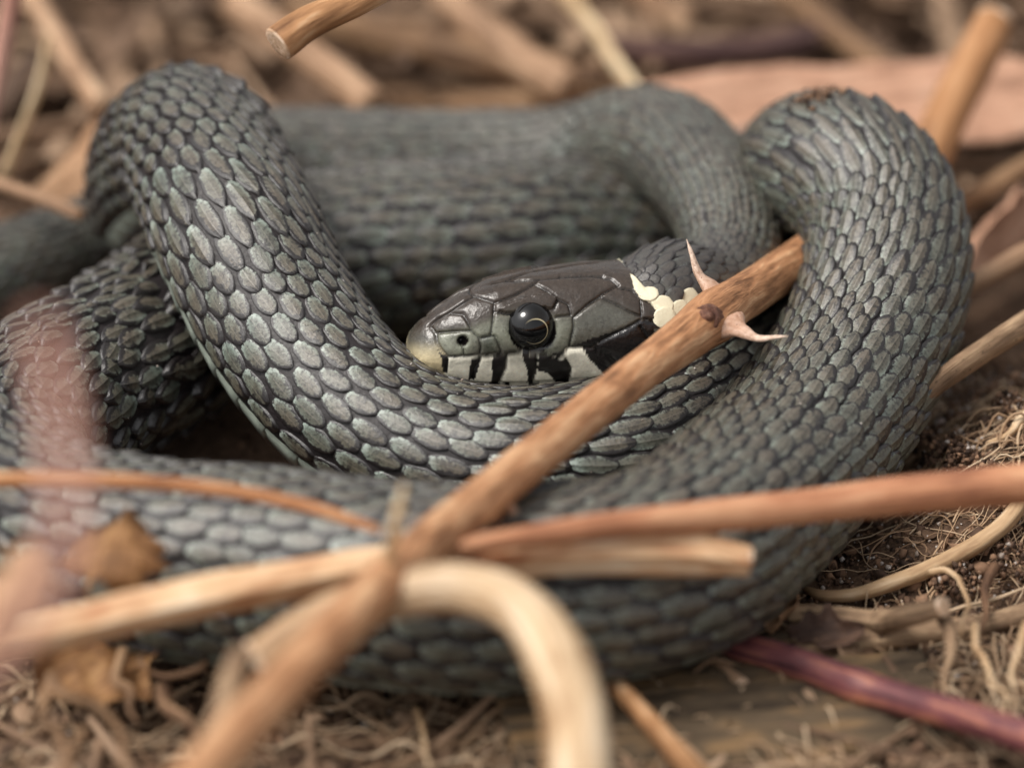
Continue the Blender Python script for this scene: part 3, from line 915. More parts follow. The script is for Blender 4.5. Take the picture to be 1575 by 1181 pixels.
# the rest of the scales, real plates too, joined
Vs, Fs, As, Rs, Ks, Ts, Ds = [], [], [], [], [], [], []
off = 0
for i in np.where(keep & ~hs_)[0]:
    V, F, A = SHAPES[kindi[i]]
    Vs.append(V[:, :1] * ulen[i] * ua2[i] + V[:, 1:2] * vwid[i] * va2[i] + V[:, 2:3] * hgt[i] * n2[i] + Pc[i] - SB)
    Fs.append(F + off); As.append(A); off += len(V)
    Rs.append(np.full(len(V), rndv[i])); Ds.append(np.full(len(V), dorsv[i])); Ks.append(np.full(len(V), tintk[i])); Ts.append(np.tile(tint[i], (len(V), 1)))
link('scales', mesh_np('snake_scales', np.vstack(Vs), np.vstack(Fs), M['scale'], attrs={
    'suv': ('FLOAT_VECTOR', np.vstack(As)), 'rnd': ('FLOAT', np.concatenate(Rs)), 'dors': ('FLOAT', np.concatenate(Ds)), 'tintk': ('FLOAT', np.concatenate(Ks)),
    'tint': ('FLOAT_COLOR', np.vstack(Ts))}), body, kind='stuff')
# broad belly plates
Vs, Fs, As, Ts, Ks, off = [], [], [], [], [], 0
for (s, p) in steps[3:]:
    tt = np.linspace(math.radians(129), math.radians(231), 15)
    ss = np.array([s - 0.1 * p, s + 0.05 * p, s + 0.4 * p, s + 0.85 * p, s + 1.12 * p, s + 1.15 * p])
    hh = np.array([-0.03, 0.012, 0.02, 0.03, 0.036, -0.02])
    a, b = np.meshgrid(ss, tt, indexing='ij')
    p0 = surf(a, b); cen = at_s(CC, a)
    nn = p0 - cen; nn /= np.linalg.norm(nn, axis=-1)[..., None]
    h2 = hh[:, None] * np.ones((1, 15)); h2[:, 0] = -0.03; h2[:, -1] = -0.03
    Vv = (p0 + nn * h2[..., None]).reshape(-1, 3) - SB
    ii = np.arange(6 * 15).reshape(6, 15)
    Fs.append(np.stack([ii[:-1, :-1], ii[1:, :-1], ii[1:, 1:], ii[:-1, 1:]], -1).reshape(-1, 4) + off); off += len(Vv)
    Vs.append(Vv); As.append(np.stack([0.5 + 0 * a, 0 * b + 0.4, 0 * a], -1).reshape(-1, 3))
    edge_pale = (np.abs(np.abs(b - math.pi) - math.radians(46)) < math.radians(13)).ravel().astype(float)
    Ts.append(np.array(srgb(150, 158, 146)[:3])[None] * edge_pale[:, None] + np.array(srgb(46, 46, 50)[:3])[None] * (1 - edge_pale[:, None]))
    Ks.append(np.full(len(Vv), 0.9))
link('belly_plates', mesh_np('snake_belly', np.vstack(Vs), np.vstack(Fs), M['scale'], attrs={
    'suv': ('FLOAT_VECTOR', np.vstack(As)), 'tintk': ('FLOAT', np.concatenate(Ks)), 'tint': ('FLOAT_COLOR', np.vstack(Ts))}), body, kind='stuff')

# ------------------------------------------------------------------ stems, twigs and leaves
def G(px, py, dz=0.0):
    """A spot dz above the soil."""
    z = 0.0
    for _ in range(12):
        p = Z(px, py, z + dz); z = 0.5 * z + 0.5 * float(ground_h(p[0], p[1]))
    return p

def stem(name, label, cat, pts, radii, mat, rough=0.06, nseg=16, step=0.07, ribs=0.0, seed=0, flat=1.0, nodes=(), cut=None, group=None, parent_empty=False):
    """One stem; with `cut` (material) or extra parts it becomes an Empty with the shaft as a part."""
    pts = np.array(pts, float)
    if np.isscalar(radii): radii = [radii] * len(pts)
    V, F, tc, nc, fr = tube_data(pts, radii, step, nseg, rough, seed, flat, ribs, nodes)
    base = pts[np.argmin(pts[:, 2])]
    tc = tc + np.array([seed * 3.1, seed * 1.7, 0])
    if parent_empty or cut:
        e = bpy.data.objects.new(name, None); col.objects.link(e)
        e.location = Vector(base) * S; e.scale = (S, S, S)
        e['label'] = label; e['category'] = cat
        if group: e['group'] = group
        link('shaft', mesh_np('shaft', V - base, F, mat, attrs={'tc': ('FLOAT_VECTOR', tc)}), e)
        if cut:
            for end, w in ((0, cut[0]), (-1, cut[1])):
                if w is None: continue
                C, T, N, B, r, s = fr
                d = -T[0] if end == 0 else T[-1]
                ns = 24
                a = np.linspace(0, 2 * math.pi, ns, endpoint=False)
                Vv, tt = [], []
                for rr, hh in ((1.0, -0.06), (0.99, 0.0), (0.93, 0.018), (0.6, 0.012), (0.3, 0.022)):
                    nz = 0.012 * (vnoise(np.cos(a) * 3 + seed, np.sin(a) * 3 + rr * 5, 3) - .5) if rr < 0.95 else 0
                    Vv.append(C[end] + N[end] * (r[end] * rr * 1.015 * np.cos(a))[:, None] + B[end] * (r[end] * rr * 1.015 * flat * np.sin(a))[:, None] + d * np.asarray(hh * r[end] * 4 + nz + 0 * a)[:, None])
                    tt.append(np.stack([rr * 2 + 0 * a, np.cos(a) * rr * .3, np.sin(a) * rr * .3], 1))
                Vv.append((C[end] + d * 0.03 * r[end])[None]); tt.append([[0, 0, 0]])
                Vv = np.vstack(Vv); tt = np.vstack(tt)
                ii = np.arange(5 * ns).reshape(5, ns)
                Fq = np.stack([ii[:-1], np.roll(ii, -1, 1)[:-1], np.roll(ii, -1, 1)[1:], ii[1:]], -1).reshape(-1, 4)
                capq = np.array([[ii[-1][j], ii[-1][(j + 1) % ns], ii[-1][(j + 2) % ns], 5 * ns] for j in range(0, ns, 2)])
                Fq = np.vstack([Fq, capq])
                link('cut_end', mesh_np('cut_end', Vv - base, Fq, w, attrs={'tc': ('FLOAT_VECTOR', tt)}), e)
        return e, fr, base
    o = link(name, mesh_np(name, V - base, F, mat, attrs={'tc': ('FLOAT_VECTOR', tc)}), base=base, label=label, cat=cat, group=group)
    return o, fr, base

def thorn_part(parent, base, root, tip, side, r0, name='thorn', mat='thorn', curl=0.25, long_base=1.6, axis=None):
    """curved prickle on a long foot"""
    root, tip = np.asarray(root), np.asarray(tip)
    L = np.linalg.norm(tip - root)
    mid = (root + tip) / 2 + np.asarray(side) * curl * L
    C, r, s = crom([root, root * .55 + mid * .45, mid, tip * .6 + mid * .4, tip], [r0, r0 * .52, r0 * .30, r0 * .17, r0 * .03], 0.02)
    T = np.gradient(C, axis=0); T /= np.linalg.norm(T, axis=1)[:, None]
    ax = np.asarray(axis, float)
    ns = 14; a = np.linspace(0, 2 * math.pi, ns, endpoint=False)
    f = s / s[-1]
    wide = 1 + (long_base - 1) * np.exp(-(f / 0.22) ** 1.3)
    V, tc = [], []
    for i in range(len(C)):
        n = ax - (ax @ T[i]) * T[i]; n /= np.linalg.norm(n); b = np.cross(T[i], n)
        V.append(C[i] + n * (r[i] * wide[i] * np.cos(a))[:, None] + b * (r[i] * 0.72 * np.sin(a))[:, None])
        tc.append(np.stack([s[i] + 0 * a, r[i] * np.cos(a), r[i] * np.sin(a)], 1))
    V = np.vstack(V); tc = np.vstack(tc)
    ii = np.arange(len(V)).reshape(len(C), ns)
    F = np.stack([ii[:-1], np.roll(ii, -1, 1)[:-1], np.roll(ii, -1, 1)[1:], ii[1:]], -1).reshape(-1, 4)
    return link(name, mesh_np(name, V - base, F, M[mat], attrs={'tc': ('FLOAT_VECTOR', tc)}), parent)

# -- the thorny branch that crosses in front of the head
bp = [D(1380, 305, 2.9), D(1262, 381, 1.9), D(1180, 433, 1.0), D(1092, 492, -0.15), D(985, 572, -1.1), D(860, 672, -2.2), D(750, 762, -3.2), D(640, 850, -4.3), D(540, 945, -5.3), D(440, 1050, -6.2), D(320, 1180, -7.2), D(150, 1370, -8.4)]
br, fr, bb_ = stem('thorny_branch', 'orange-brown thorny branch crossing in front of the snake\'s head', 'branch', bp,
                   [.22, .22, .21, .22, .19, .19, .19, .19, .195, .20, .20, .20], M['thorn_bark'], 0.09, 28, 0.05, seed=1, parent_empty=True,
                   nodes=((np.linalg.norm(bp[0] - bp[1]) + np.linalg.norm(bp[1] - bp[2]) + np.linalg.norm(bp[2] - bp[3]) - 0.1, 0.14, 0.28),))
C_, T_, N_, B_, r_, s_ = fr
bax = (D(1180, 433, 1.0) - D(1092, 492, -0.15)); bax /= np.linalg.norm(bax)
thorn_part(br, bb_, D(1108, 460, 0.12), D(1056, 368, 0.15), -RGT * 0.5 - UPV * 0.6, 0.17, curl=0.13, long_base=2.0, axis=bax)
thorn_part(br, bb_, D(1120, 500, -0.30), D(1212, 517, -0.75), -UPV, 0.13, curl=0.10, axis=bax + UPV * 0.4)
thorn_part(br, bb_, D(770, 770, -3.1), D(805, 800, -2.8), RGT * 0.5, 0.14, curl=0.05, axis=bax)
bn_ = -FWD * 0.75 + UPV * 0.1 - RGT * 0.05; bn_ /= np.linalg.norm(bn_)
# the bud: a small knob of wrapped scales in a ring
bc = D(1086, 488, -0.50)
Vv, tt = [], []
n1 = np.cross(bn_, bax); n1 /= np.linalg.norm(n1); n0 = np.cross(n1, bn_)
aa = np.linspace(0, 2 * math.pi, 18, endpoint=False)
for rr, hh in ((.15, -.12), (.125, -.02), (.112, .015), (.088, .0), (.075, .0), (.072, .03), (.05, .065), (.022, .085), (.004, .09)):
    wv = 1 + 0.10 * np.cos(3 * aa + hh * 40)
    Vv.append(bc + n0 * (rr * wv * np.cos(aa))[:, None] + n1 * (rr * wv * np.sin(aa))[:, None] + bn_ * hh)
    tt.append(np.stack([hh * 8 + 0 * aa, np.cos(aa) * rr * 4, np.sin(aa) * rr * 4], 1))
Vv = np.vstack(Vv); ii = np.arange(len(Vv)).reshape(9, 18)
Fq = np.stack([ii[:-1], np.roll(ii, -1, 1)[:-1], np.roll(ii, -1, 1)[1:], ii[1:]], -1).reshape(-1, 4)
link('bud', mesh_np('bud', Vv - bb_, Fq, M['bud'], attrs={'tc': ('FLOAT_VECTOR', np.vstack(tt))}), br)

# -- other near stems
stem('reddish_stem', 'smooth reddish brown stem lying across the lower coil to the soil bank', 'stem',
     [D(700, 842, -4.0), D(760, 832, -3.9), D(950, 806, -3.5), D(1200, 783, -2.9), D(1400, 760, -2.6), D(1590, 742, -2.4), D(1900, 710, -2.0)],
     [.05, .085, .115, .15, .17, .18, .19], M['red_stem'], 0.04, 20, seed=2, nodes=((5.6, 0.08, 0.3),))
stem('split_straw', 'pale split straw with brown bark and a broken tip lying over the coil', 'straw',
     [D(-120, 1018, -4.7), D(0, 990, -4.5), D(250, 930, -4.2), D(480, 884, -3.9), D(640, 864, -3.7), D(860, 850, -3.4), D(1060, 850, -3.1), D(1152, 862, -3.0)],
     [.16, .16, .165, .165, .17, .18, .18, .13], M['split_straw'], 0.14, 28, 0.05, ribs=0.10, seed=3, cut=(None, M['cut_wood']), nodes=((5.1, 0.12, 0.1),))
stem('cream_stem', 'thick smooth cream coloured stem bent into an arch', 'stem',
     [D(395, 1018, -4.6), D(480, 965, -4.6), D(590, 920, -4.7), D(700, 905, -4.8), D(790, 930, -5.0), D(850, 1000, -5.3), D(880, 1090, -5.6), D(888, 1190, -5.9), D(885, 1340, -6.2)],
     [.19, .20, .20, .21, .23, .25, .26, .27, .27], M['cream'], 0.09, 24, seed=4, nodes=((3.0, 0.07, 0.07), (5.6, 0.06, 0.09)), cut=(M['cut_wood'], None))
stem('purple_twig', 'glossy purple-red twig emerging from under the coil', 'twig',
     [G(1020, 940, .25), G(1110, 985, .22), G(1220, 1018, .25), G(1330, 1058, .32), G(1450, 1092, .42), G(1590, 1136, .55), G(1800, 1210, .7)],
     [.13, .135, .14, .145, .14, .145, .15], M['purple'], 0.05, 20, seed=5, nodes=((2.2, 0.10, 0.12),))
stem('orange_stalk', 'thin orange stalk lying over the lower coil', 'stalk',
     [D(-100, 742, -3.9), D(0, 738, -3.8), D(160, 739, -3.7), D(330, 752, -3.7), D(470, 778, -3.7), D(585, 815, -3.8)], [.07, .07, .068, .062, .055, .04], M['orange_stalk'], 0.06, 12, seed=6)
stem('pink_stem', 'pinkish upright stem standing close to the camera', 'stem',
     [D(58, 488, -14.4), D(70, 530, -14.4), D(92, 640, -14.5), D(104, 760, -14.6), D(98, 850, -14.7), D(50, 940, -14.8), D(-60, 1040, -15), D(-260, 1200, -15.4), D(-480, 1700, -16)],
     [.07, .085, .09, .09, .09, .09, .09, .09, .09], M['pink_stem'], 0.05, 12, seed=7)
stem('side_twig', 'short pale twig standing beside the thorny branch', 'twig',
     [D(592, 905, -4.7), D(600, 850, -4.9), D(612, 790, -5.1), D(622, 745, -5.2)], [.05, .05, .045, .02], M['straw'], 0.1, 12, seed=8)
stem('broken_twig', 'broken brown twig with a pale cut end hanging over the hump', 'twig',
     [D(428, 68, -0.6), D(470, 38, -0.5), D(540, 6, -0.3), D(640, -50, 0.2), D(860, -190, 1.5)], [.165, .15, .14, .14, .15], M['pale_bark'], 0.10, 22, 0.04, seed=9, cut=(M['cut_wood'], None), nodes=((0.22, 0.08, 0.25),))
stem('upright_stick', 'short greyish stick standing in the litter beside the cream stem', 'stick',
     [D(372, 1000, -5.4), D(352, 1060, -5.6), D(335, 1130, -5.8), D(320, 1220, -6.0)], [.09, .11, .12, .13], M['grey_stick'], 0.16, 14, seed=10)
stem('slanting_stick', 'thin pinkish stick slanting down beside the arched stem', 'stick',
     [G(945, 1050, .35), G(1000, 1110, .45), G(1060, 1180, .5), G(1150, 1290, .5)], [.09, .09, .10, .10], M['pale_bark'], 0.1, 12, seed=11)
stem('short_stick', 'short tan stick end poking out under the coil', 'stick',
     [G(1060, 985, .1), G(1105, 1025, .1), G(1143, 1052, .14)], [.06, .06, .055], M['tan'], 0.08, 12, seed=12, cut=(None, M['cut_wood']))
stem('jointed_stalk', 'dry jointed stalk with a pale end on the dark soil', 'stalk',
     [G(1215, 945, .25), G(1290, 948, .27), G(1350, 955, .30), G(1400, 945, .55), G(1452, 932, .75)], [.095, .095, .10, .10, .09], M['grey_stick'], 0.06, 16, 0.05, seed=13, nodes=((0.86, 0.22, 0.05),), cut=(None, M['cut_wood']))
stem('weathered_stick', 'weathered grey stick lying behind the purple twig', 'stick',
     [G(1190, 1018, .1), G(1300, 990, .12), G(1400, 975, .14), G(1500, 965, .12), G(1620, 930, .12)], [.11, .115, .12, .11, .10], M['grey_stick'], 0.1, 14, 0.05, seed=14, ribs=0.04)
stem('pale_rootstock', 'pale fibrous root curving over the soil crumbs', 'root',
     [G(1238, 905, .12), G(1262, 915, .14), G(1310, 915, .16), G(1380, 893, .18), G(1470, 855, .2), G(1545, 805, .25), G(1590, 740, .3)], [.03, .05, .06, .075, .085, .08, .07], M['pale_root'], 0.12, 14, 0.05, seed=15, ribs=0.06)
stem('bank_stick', 'flat brown stick leaning on the soil bank beside the loop', 'stick',
     [D(1395, 632, .3), D(1440, 590, .5), D(1510, 540, .7), D(1590, 490, .9), D(1720, 410, 1.2)], [.10, .12, .13, .14, .14], M['grey_stick'], 0.08, 14, 0.05, seed=16, ribs=0.05, flat=0.7)
stem('tan_stick', 'smooth tan stick lying behind the rising loop', 'stick',
     [D(1440, 455, 3.0), D(1500, 432, 3.0), D(1590, 385, 3.2), D(1750, 310, 3.6)], [.10, .10, .11, .11], M['tan'], 0.05, 12, seed=17)
stem('rust_stem', 'thick rust coloured stem standing behind the rising loop', 'stem',
     [D(1395, 330, 4.6), D(1430, 240, 4.8), D(1470, 150, 5.2), D(1512, 70, 5.6), D(1530, 30, 5.8)], [.24, .23, .22, .22, .20], M['rust_stem'], 0.06, 18, seed=18, cut=(None, M['cut_wood']))
# blurred stalks beyond the coil
for k, (nm, lb, pts, rad, mt) in enumerate([
    ('tan_stalk', 'broad tan stalk end slanting down to the back of the coil', [(360, 5, 7.5), (440, 60, 7.0), (520, 120, 6.5), (575, 165, 6.0)], .24, 'tan'),
    ('tan_stalk', 'long tan stalk lying level beyond the cut twig', [(440, 20, 8.5), (600, 60, 8.5), (760, 95, 8.2), (930, 125, 8.0)], .26, 'dun'),
    ('tan_stalk', 'tan stalk slanting behind the middle of the coil', [(650, -60, 9.0), (720, 25, 8.5), (800, 90, 8.0), (880, 140, 7.5)], .27, 'tan'),
    ('tan_stalk', 'stalk with a broken brown tip beside the hump', [(20, -40, 8.5), (70, 30, 7.6), (115, 105, 6.6), (155, 165, 5.6)], .17, 'tan'),
    ('flat_blade', 'flat dry blade bent upright beside the hump', [(75, 60, 6.0), (60, 130, 5.8), (30, 210, 5.4), (5, 275, 5.0)], .12, 'straw'),
    ('cut_stalk', 'short pale stalk pointing at the hump', [(-60, 262, 4.6), (0, 283, 4.4), (60, 305, 4.2), (128, 333, 4.0)], .085, 'tan'),
    ('rosy_stem', 'rosy stem rising at the corner beyond the blade', [(28, -40, 4.0), (14, 30, 4.2), (0, 100, 4.4), (-25, 220, 4.6)], .13, 'pink_stem'),
    ('dark_stem', 'dark purple stem lying beyond the neck loop', [(930, 75, 8.5), (1050, 85, 8.6), (1180, 75, 8.8), (1300, 50, 9.0)], .22, 'dark_stem'),
    ('grey_stalk', 'greyish stalk slanting beyond the rust coloured stem', [(1200, -20, 9.5), (1260, 30, 9.0), (1310, 70, 8.5), (1360, 110, 8.0)], .17, 'dun'),
    ('blond_blade', 'blond blade slanting down behind the neck loop', [(850, -30, 8.2), (910, 40, 7.6), (945, 95, 7.2), (985, 150, 6.8)], .15, 'straw'),
    ('blond_blade', 'short blond stalk end above the dark purple stem', [(960, -30, 10.5), (1010, 10, 10), (1060, 45, 9.6)], .26, 'tan'),
    ('brown_stalk', 'brown stalk lying in shade beyond the coil', [(520, 150, 9.0), (680, 160, 8.5), (830, 155, 8.0), (980, 130, 8.0)], .18, 'dun'),
    ('brown_stalk', 'brown stalk behind the rising loop above the tan stick', [(1430, 330, 5.0), (1500, 300, 5.2), (1590, 250, 5.4)], .14, 'dun'),
]):
    stem(nm, lb, nm.split('_')[1], [D(x, y, d) for x, y, d in pts], rad * 0.8, M[mt], 0.14, 14, 0.1, seed=30 + k, flat=(0.35 if 'blade' in nm else 0.9))

def leaf(name, label, A, B, side, width, mat, curl=0.3, lobes=0.0, seed=0, nu=26, nv=14, cat='leaf', thick=0.02, droop=0.0, blunt=0.7):
    """A dry leaf from A to B; `side` points across; closed thin sheet"""
    A, B, side = np.asarray(A), np.asarray(B), np.asarray(side, float)
    ax = B - A; L = np.linalg.norm(ax); ax = ax / L
    side = side - (side @ ax) * ax; side /= np.linalg.norm(side)
    nr = np.cross(ax, side)
    u, v = np.meshgrid(np.linspace(0, 1, nu), np.linspace(-1, 1, nv), indexing='ij')
    w = width * np.sin(np.pi * np.clip(0.04 + 0.93 * u, 0, 1)) ** blunt
    w = w * (1 + lobes * (vnoise(u * 7 + seed, np.sign(v) * 3, seed) - .5) * 2)
    h = curl * width * (v ** 2) + droop * L * np.sin(np.pi * u) + 0.16 * width * (fbm(u * 5 + seed, v * 3, seed, 3) - .5) * 2 - 0.05 * width * np.exp(-(v / .1) ** 2)
    P = A + ax * (u * L)[..., None] + side * (v * w)[..., None] + nr * h[..., None]
    tc = np.stack([u * L, v * w, 0 * u], -1).reshape(-1, 3)
    V = np.vstack([P.reshape(-1, 3), (P - nr * thick).reshape(-1, 3)])
    n = nu * nv; ii = np.arange(n).reshape(nu, nv)
    top = np.stack([ii[:-1, :-1], ii[1:, :-1], ii[1:, 1:], ii[:-1, 1:]], -1).reshape(-1, 4)
    rim = np.concatenate([ii[0, :], ii[1:, -1], ii[-1, -2::-1], ii[-2:0:-1, 0]])
    rn = np.roll(rim, -1)
    F = np.vstack([top, top[:, ::-1] + n, np.stack([rim, rn, rn + n, rim + n], 1)])
    base = A.copy()
    return link(name, mesh_np(name, V - base, F, M[mat], attrs={'tc': ('FLOAT_VECTOR', np.vstack([tc, tc]))}), base=base, label=label, cat=cat)

leaf('curled_leaf', 'large pinkish tan dry leaf lying beyond the two loops', D(880, 215, 6.4), D(1640, 135, 7.0), np.array([-.1, .75, .65]), 0.62, 'pink_leaf', 0.10, 0.22, 3, blunt=0.3)
leaf('dead_leaf', 'small crumpled brown leaf lying on the coil', D(150, 890, -3.9), D(200, 785, -3.4), RGT * .9 + UPV * .3, 0.40, 'brown_leaf', 0.5, 0.5, 5)
leaf('dead_leaf', 'pointed tan leaf standing out of focus at the frame edge', D(-20, 985, -7.6), D(46, 835, -7.4), RGT - FWD * .4, 0.26, 'tan_leaf', 0.4, 0.3, 6)
leaf('dead_leaf', 'dark torn leaf lying under the jointed stalk', G(1215, 985, .2), G(1330, 968, .3), np.array([0.1, .7, .5]), 0.20, 'dark_leaf', 0.4, 0.6, 7)
leaf('dead_leaf', 'brown leaf lying flat in the litter under the split straw', G(60, 1060, .5), G(230, 985, .6), np.array([.3, .8, .4]), 0.55, 'brown_leaf', 0.3, 0.3, 8)
leaf('dead_leaf', 'curled brown leaf lying beyond the rising loop', D(1450, 430, 4.2), D(1575, 300, 5.2), np.array([.5, .6, .5]), 0.5, 'pink_leaf', 0.4, 0.3, 9)
leaf('dead_leaf', 'dull brown leaf lying behind the tip beside the hump', D(60, 330, 5.0), D(150, 190, 6.0), np.array([.8, .3, .5]), 0.45, 'tan_leaf', 0.3, 0.3, 11)
leaf('leaf_scrap', 'folded scrap of pale leaf wedged under the coil', G(1228, 915, .35), G(1185, 975, .2), np.array([.8, .3, .4]), 0.13, 'tan_leaf', 0.8, 0.5, 10)
# weathered slab of wood at the bottom
def slab(name, label, c, ax, L, W, H, seed):
    ax = np.array([ax[0], ax[1], 0.0]); ax /= np.linalg.norm(ax); sd = np.array([-ax[1], ax[0], 0])
    nu, nv = 90, 40
    u, v = np.meshgrid(np.linspace(-1, 1, nu), np.linspace(-1, 1, nv), indexing='ij')
    edge = np.maximum(np.abs(v), 0)
    h = H * (1 - edge ** 6) + 0.10 * (fbm(u * 2, v * 14 + seed, seed, 3) - .5) + 0.05 * (fbm(u * 8, v * 30, seed + 4, 2) - .5)
    wv = W * (1 + 0.12 * (fbm(u * 3, 0 * v, seed + 2, 3) - .5))
    lu = L * (u + 0.05 * (fbm(v * 6, 0 * u + np.sign(u), seed + 3, 3) - .5))
    P = np.asarray(c) + ax * lu[..., None] + sd * (v * wv)[..., None] + np.array([0, 0, 1.0]) * h[..., None]
    V = np.vstack([P.reshape(-1, 3), (P * np.array([1, 1, 0]) + np.array([0, 0, -0.4])).reshape(-1, 3)])
    n = nu * nv; ii = np.arange(n).reshape(nu, nv)
    top = np.stack([ii[:-1, :-1], ii[1:, :-1], ii[1:, 1:], ii[:-1, 1:]], -1).reshape(-1, 4)
    rim = np.concatenate([ii[0, :], ii[1:, -1], ii[-1, -2::-1], ii[-2:0:-1, 0]]); rn = np.roll(rim, -1)
    F = np.vstack([top, top[:, ::-1] + n, np.stack([rim, rn, rn + n, rim + n], 1)])
    tc = np.stack([lu, v * wv, h], -1).reshape(-1, 3)
    base = np.array([c[0], c[1], 0.0])
    return link(name, mesh_np(name, V - base, F, M['slab'], attrs={'tc': ('FLOAT_VECTOR', np.vstack([tc, tc]))}), base=base, label=label, cat='wood')
M['slab'] = stem_mat('rotten_wood', srgb(38, 32, 28), srgb(92, 78, 62), srgb(150, 118, 82), 5, 0.85, 0.15, 0.8, stretch=0.15)
slab('rotten_wood', 'weathered slab of rotten wood half sunk in the soil below the coil', G(1110, 1110, -.05), (1, .16), 1.9, .85, .22, 3)
slab('rotten_wood', 'narrow weathered strip of wood pressed against the underside of the coil', G(1020, 1035, -.02), (1, .22), 1.2, .22, .22, 8)

# roots, each one to be told apart
roots = [
    ('brown kinked root under the split straw beside the upright stick', [(400, 985, .5), (330, 1000, .55), (250, 1040, .5), (215, 1010, .6), (260, 985, .7)], .05, 'brown_root'),
    ('brown root bending down to a stub below the dark leaf gap', [(190, 1000, .7), (200, 1060, .7), (212, 1110, .6)], .06, 'dun'),
    ('brown root arching from the litter below the split straw', [(80, 1050, 1.0), (150, 1085, 1.05), (190, 1140, .9), (195, 1200, .8)], .06, 'dun'),
    ('straight brown root standing in the litter', [(80, 1040, 1.0), (86, 1120, 1.0), (90, 1210, 1.0)], .065, 'dun'),
    ('short brown root leaning against the arching root', [(130, 1120, .9), (110, 1160, .8), (90, 1200, .7)], .06, 'dun'),
    ('brown root stub slanting beside the upright stick', [(250, 1060, .5), (285, 1105, .6), (300, 1150, .55)], .085, 'brown_root'),
    ('thin pale root hanging below the arched stem', [(640, 1090, .2), (652, 1135, .3), (668, 1190, .3)], .04, 'pale_root'),
    ('upright pale rootlet beyond the purple twig', [(1452, 950, .5), (1462, 1010, .5), (1456, 1080, .4)], .075, 'grey_stick'),
    ('twisted pale root crossing behind the jointed stalk', [(1430, 880, .35), (1475, 890, .42), (1490, 930, .5), (1478, 980, .45)], .04, 'pale_root'),
    ('forked pale root hanging over the dark soil', [(1500, 960, .5), (1512, 1010, .55), (1525, 1050, .55), (1545, 1100, .5)], .045, 'pale_root'),
    ('smooth pale root at the frame edge above the purple twig', [(1580, 960, .6), (1565, 1010, .6), (1560, 1060, .5)], .06, 'pale_root'),
    ('dark crumbly root below the pale fibrous root', [(1530, 870, .3), (1515, 920, .35), (1505, 970, .3)], .06, 'brown_root'),
    ('thin straight root lying on the soil bank', [(1452, 625, .1), (1440, 690, .1), (1424, 735, .1)], .014, 'pale_root'),
    ('pale ribbon of root lying across the top of the soil bank', [(1590, 630, .12), (1560, 660, .12), (1520, 680, .1)], .06, 'pale_root'),
]
for k, (lb, pts, rad, mt) in enumerate(roots):
    P0 = [G(x, y, z) for x, y, z in pts]; P = [P0[0]]
    for a_, b_ in zip(P0[:-1], P0[1:]):                   # kinks between the bends
        P += [(a_ + b_) / 2 + np.random.default_rng(k * 7 + len(P)).normal(0, .06 * np.linalg.norm(b_ - a_) + .012, 3), b_]
    stem('root', lb, 'root', P, [rad * (0.9 - 0.62 * i / (len(P) - 1)) for i in range(len(P))], M[mt], 0.24, 10, 0.04, seed=60 + k)

# ------------------------------------------------------------------ what nobody could count: crumbs, sand, root hairs, litter
def ico():
    t = (1 + 5 ** .5) / 2
    V = np.array([(-1, t, 0), (1, t, 0), (-1, -t, 0), (1, -t, 0), (0, -1, t), (0, 1, t), (0, -1, -t), (0, 1, -t), (t, 0, -1), (t, 0, 1), (-t, 0, -1), (-t, 0, 1)], float)
    V /= np.linalg.norm(V[0])
    F = np.array([(0, 11, 5), (0, 5, 1), (0, 1, 7), (0, 7, 10), (0, 10, 11), (1, 5, 9), (5, 11, 4), (11, 10, 2), (10, 7, 6), (7, 1, 8), (3, 9, 4), (3, 4, 2), (3, 2, 6), (3, 6, 8), (3, 8, 9), (4, 9, 5), (2, 4, 11), (6, 2, 10), (8, 6, 7), (9, 8, 1)])
    return V, F
IV, IF = ico()
def grains(name, label, P, R, mat, squash=0.8, smooth=False, seed=0):
    g = np.random.default_rng(seed); n = len(P)
    J = IV[None] * (1 + g.normal(0, 0.34, (n, 12, 1)))
    q = g.normal(size=(n, 4)); q /= np.linalg.norm(q, axis=1)[:, None]
    w, x, y, z = q.T
    Rm = np.stack([np.stack([1 - 2 * (y * y + z * z), 2 * (x * y - z * w), 2 * (x * z + y * w)], -1), np.stack([2 * (x * y + z * w), 1 - 2 * (x * x + z * z), 2 * (y * z - x * w)], -1), np.stack([2 * (x * z - y * w), 2 * (y * z + x * w), 1 - 2 * (x * x + y * y)], -1)], 1)
    J = J * np.array([1, squash, squash * .9])
    V = np.einsum('nij,nkj->nki', Rm, J) * R[:, None, None] + P[:, None, :]
    F = (IF[None] + 12 * np.arange(n)[:, None, None]).reshape(-1, 3)
    rnd = np.repeat(g.random(n), 12)
    return link(name, mesh_np(name, V.reshape(-1, 3), F, mat, smooth, attrs={'rnd': ('FLOAT', rnd)}), base=(0, 0, 0), label=label, cat=name.split('_')[1][:-1], kind='stuff')
g = np.random.default_rng(11)
def scatter(n, x0, x1, y0, y1, dz):
    x = g.uniform(x0, x1, n); y = g.uniform(y0, y1, n)
    return np.stack([x, y, ground_h(x, y) + dz], 1)
near = np.vstack([scatter(5200, 2.6, 6.6, -3.6, 2.6, 0.0), scatter(3000, -6.5, 6.5, -6, -2.5, 0.0), scatter(3500, -7, 8, -6, 11, 0.0)])
sz = 0.012 + 0.045 * g.random(len(near)) ** 3 + 0.08 * (g.random(len(near)) > 0.988)
near[:, 2] += sz * 0.4
grains('soil_crumbs', 'dark brown crumbs of soil around the coil', near, sz, M['crumb'], seed=1)
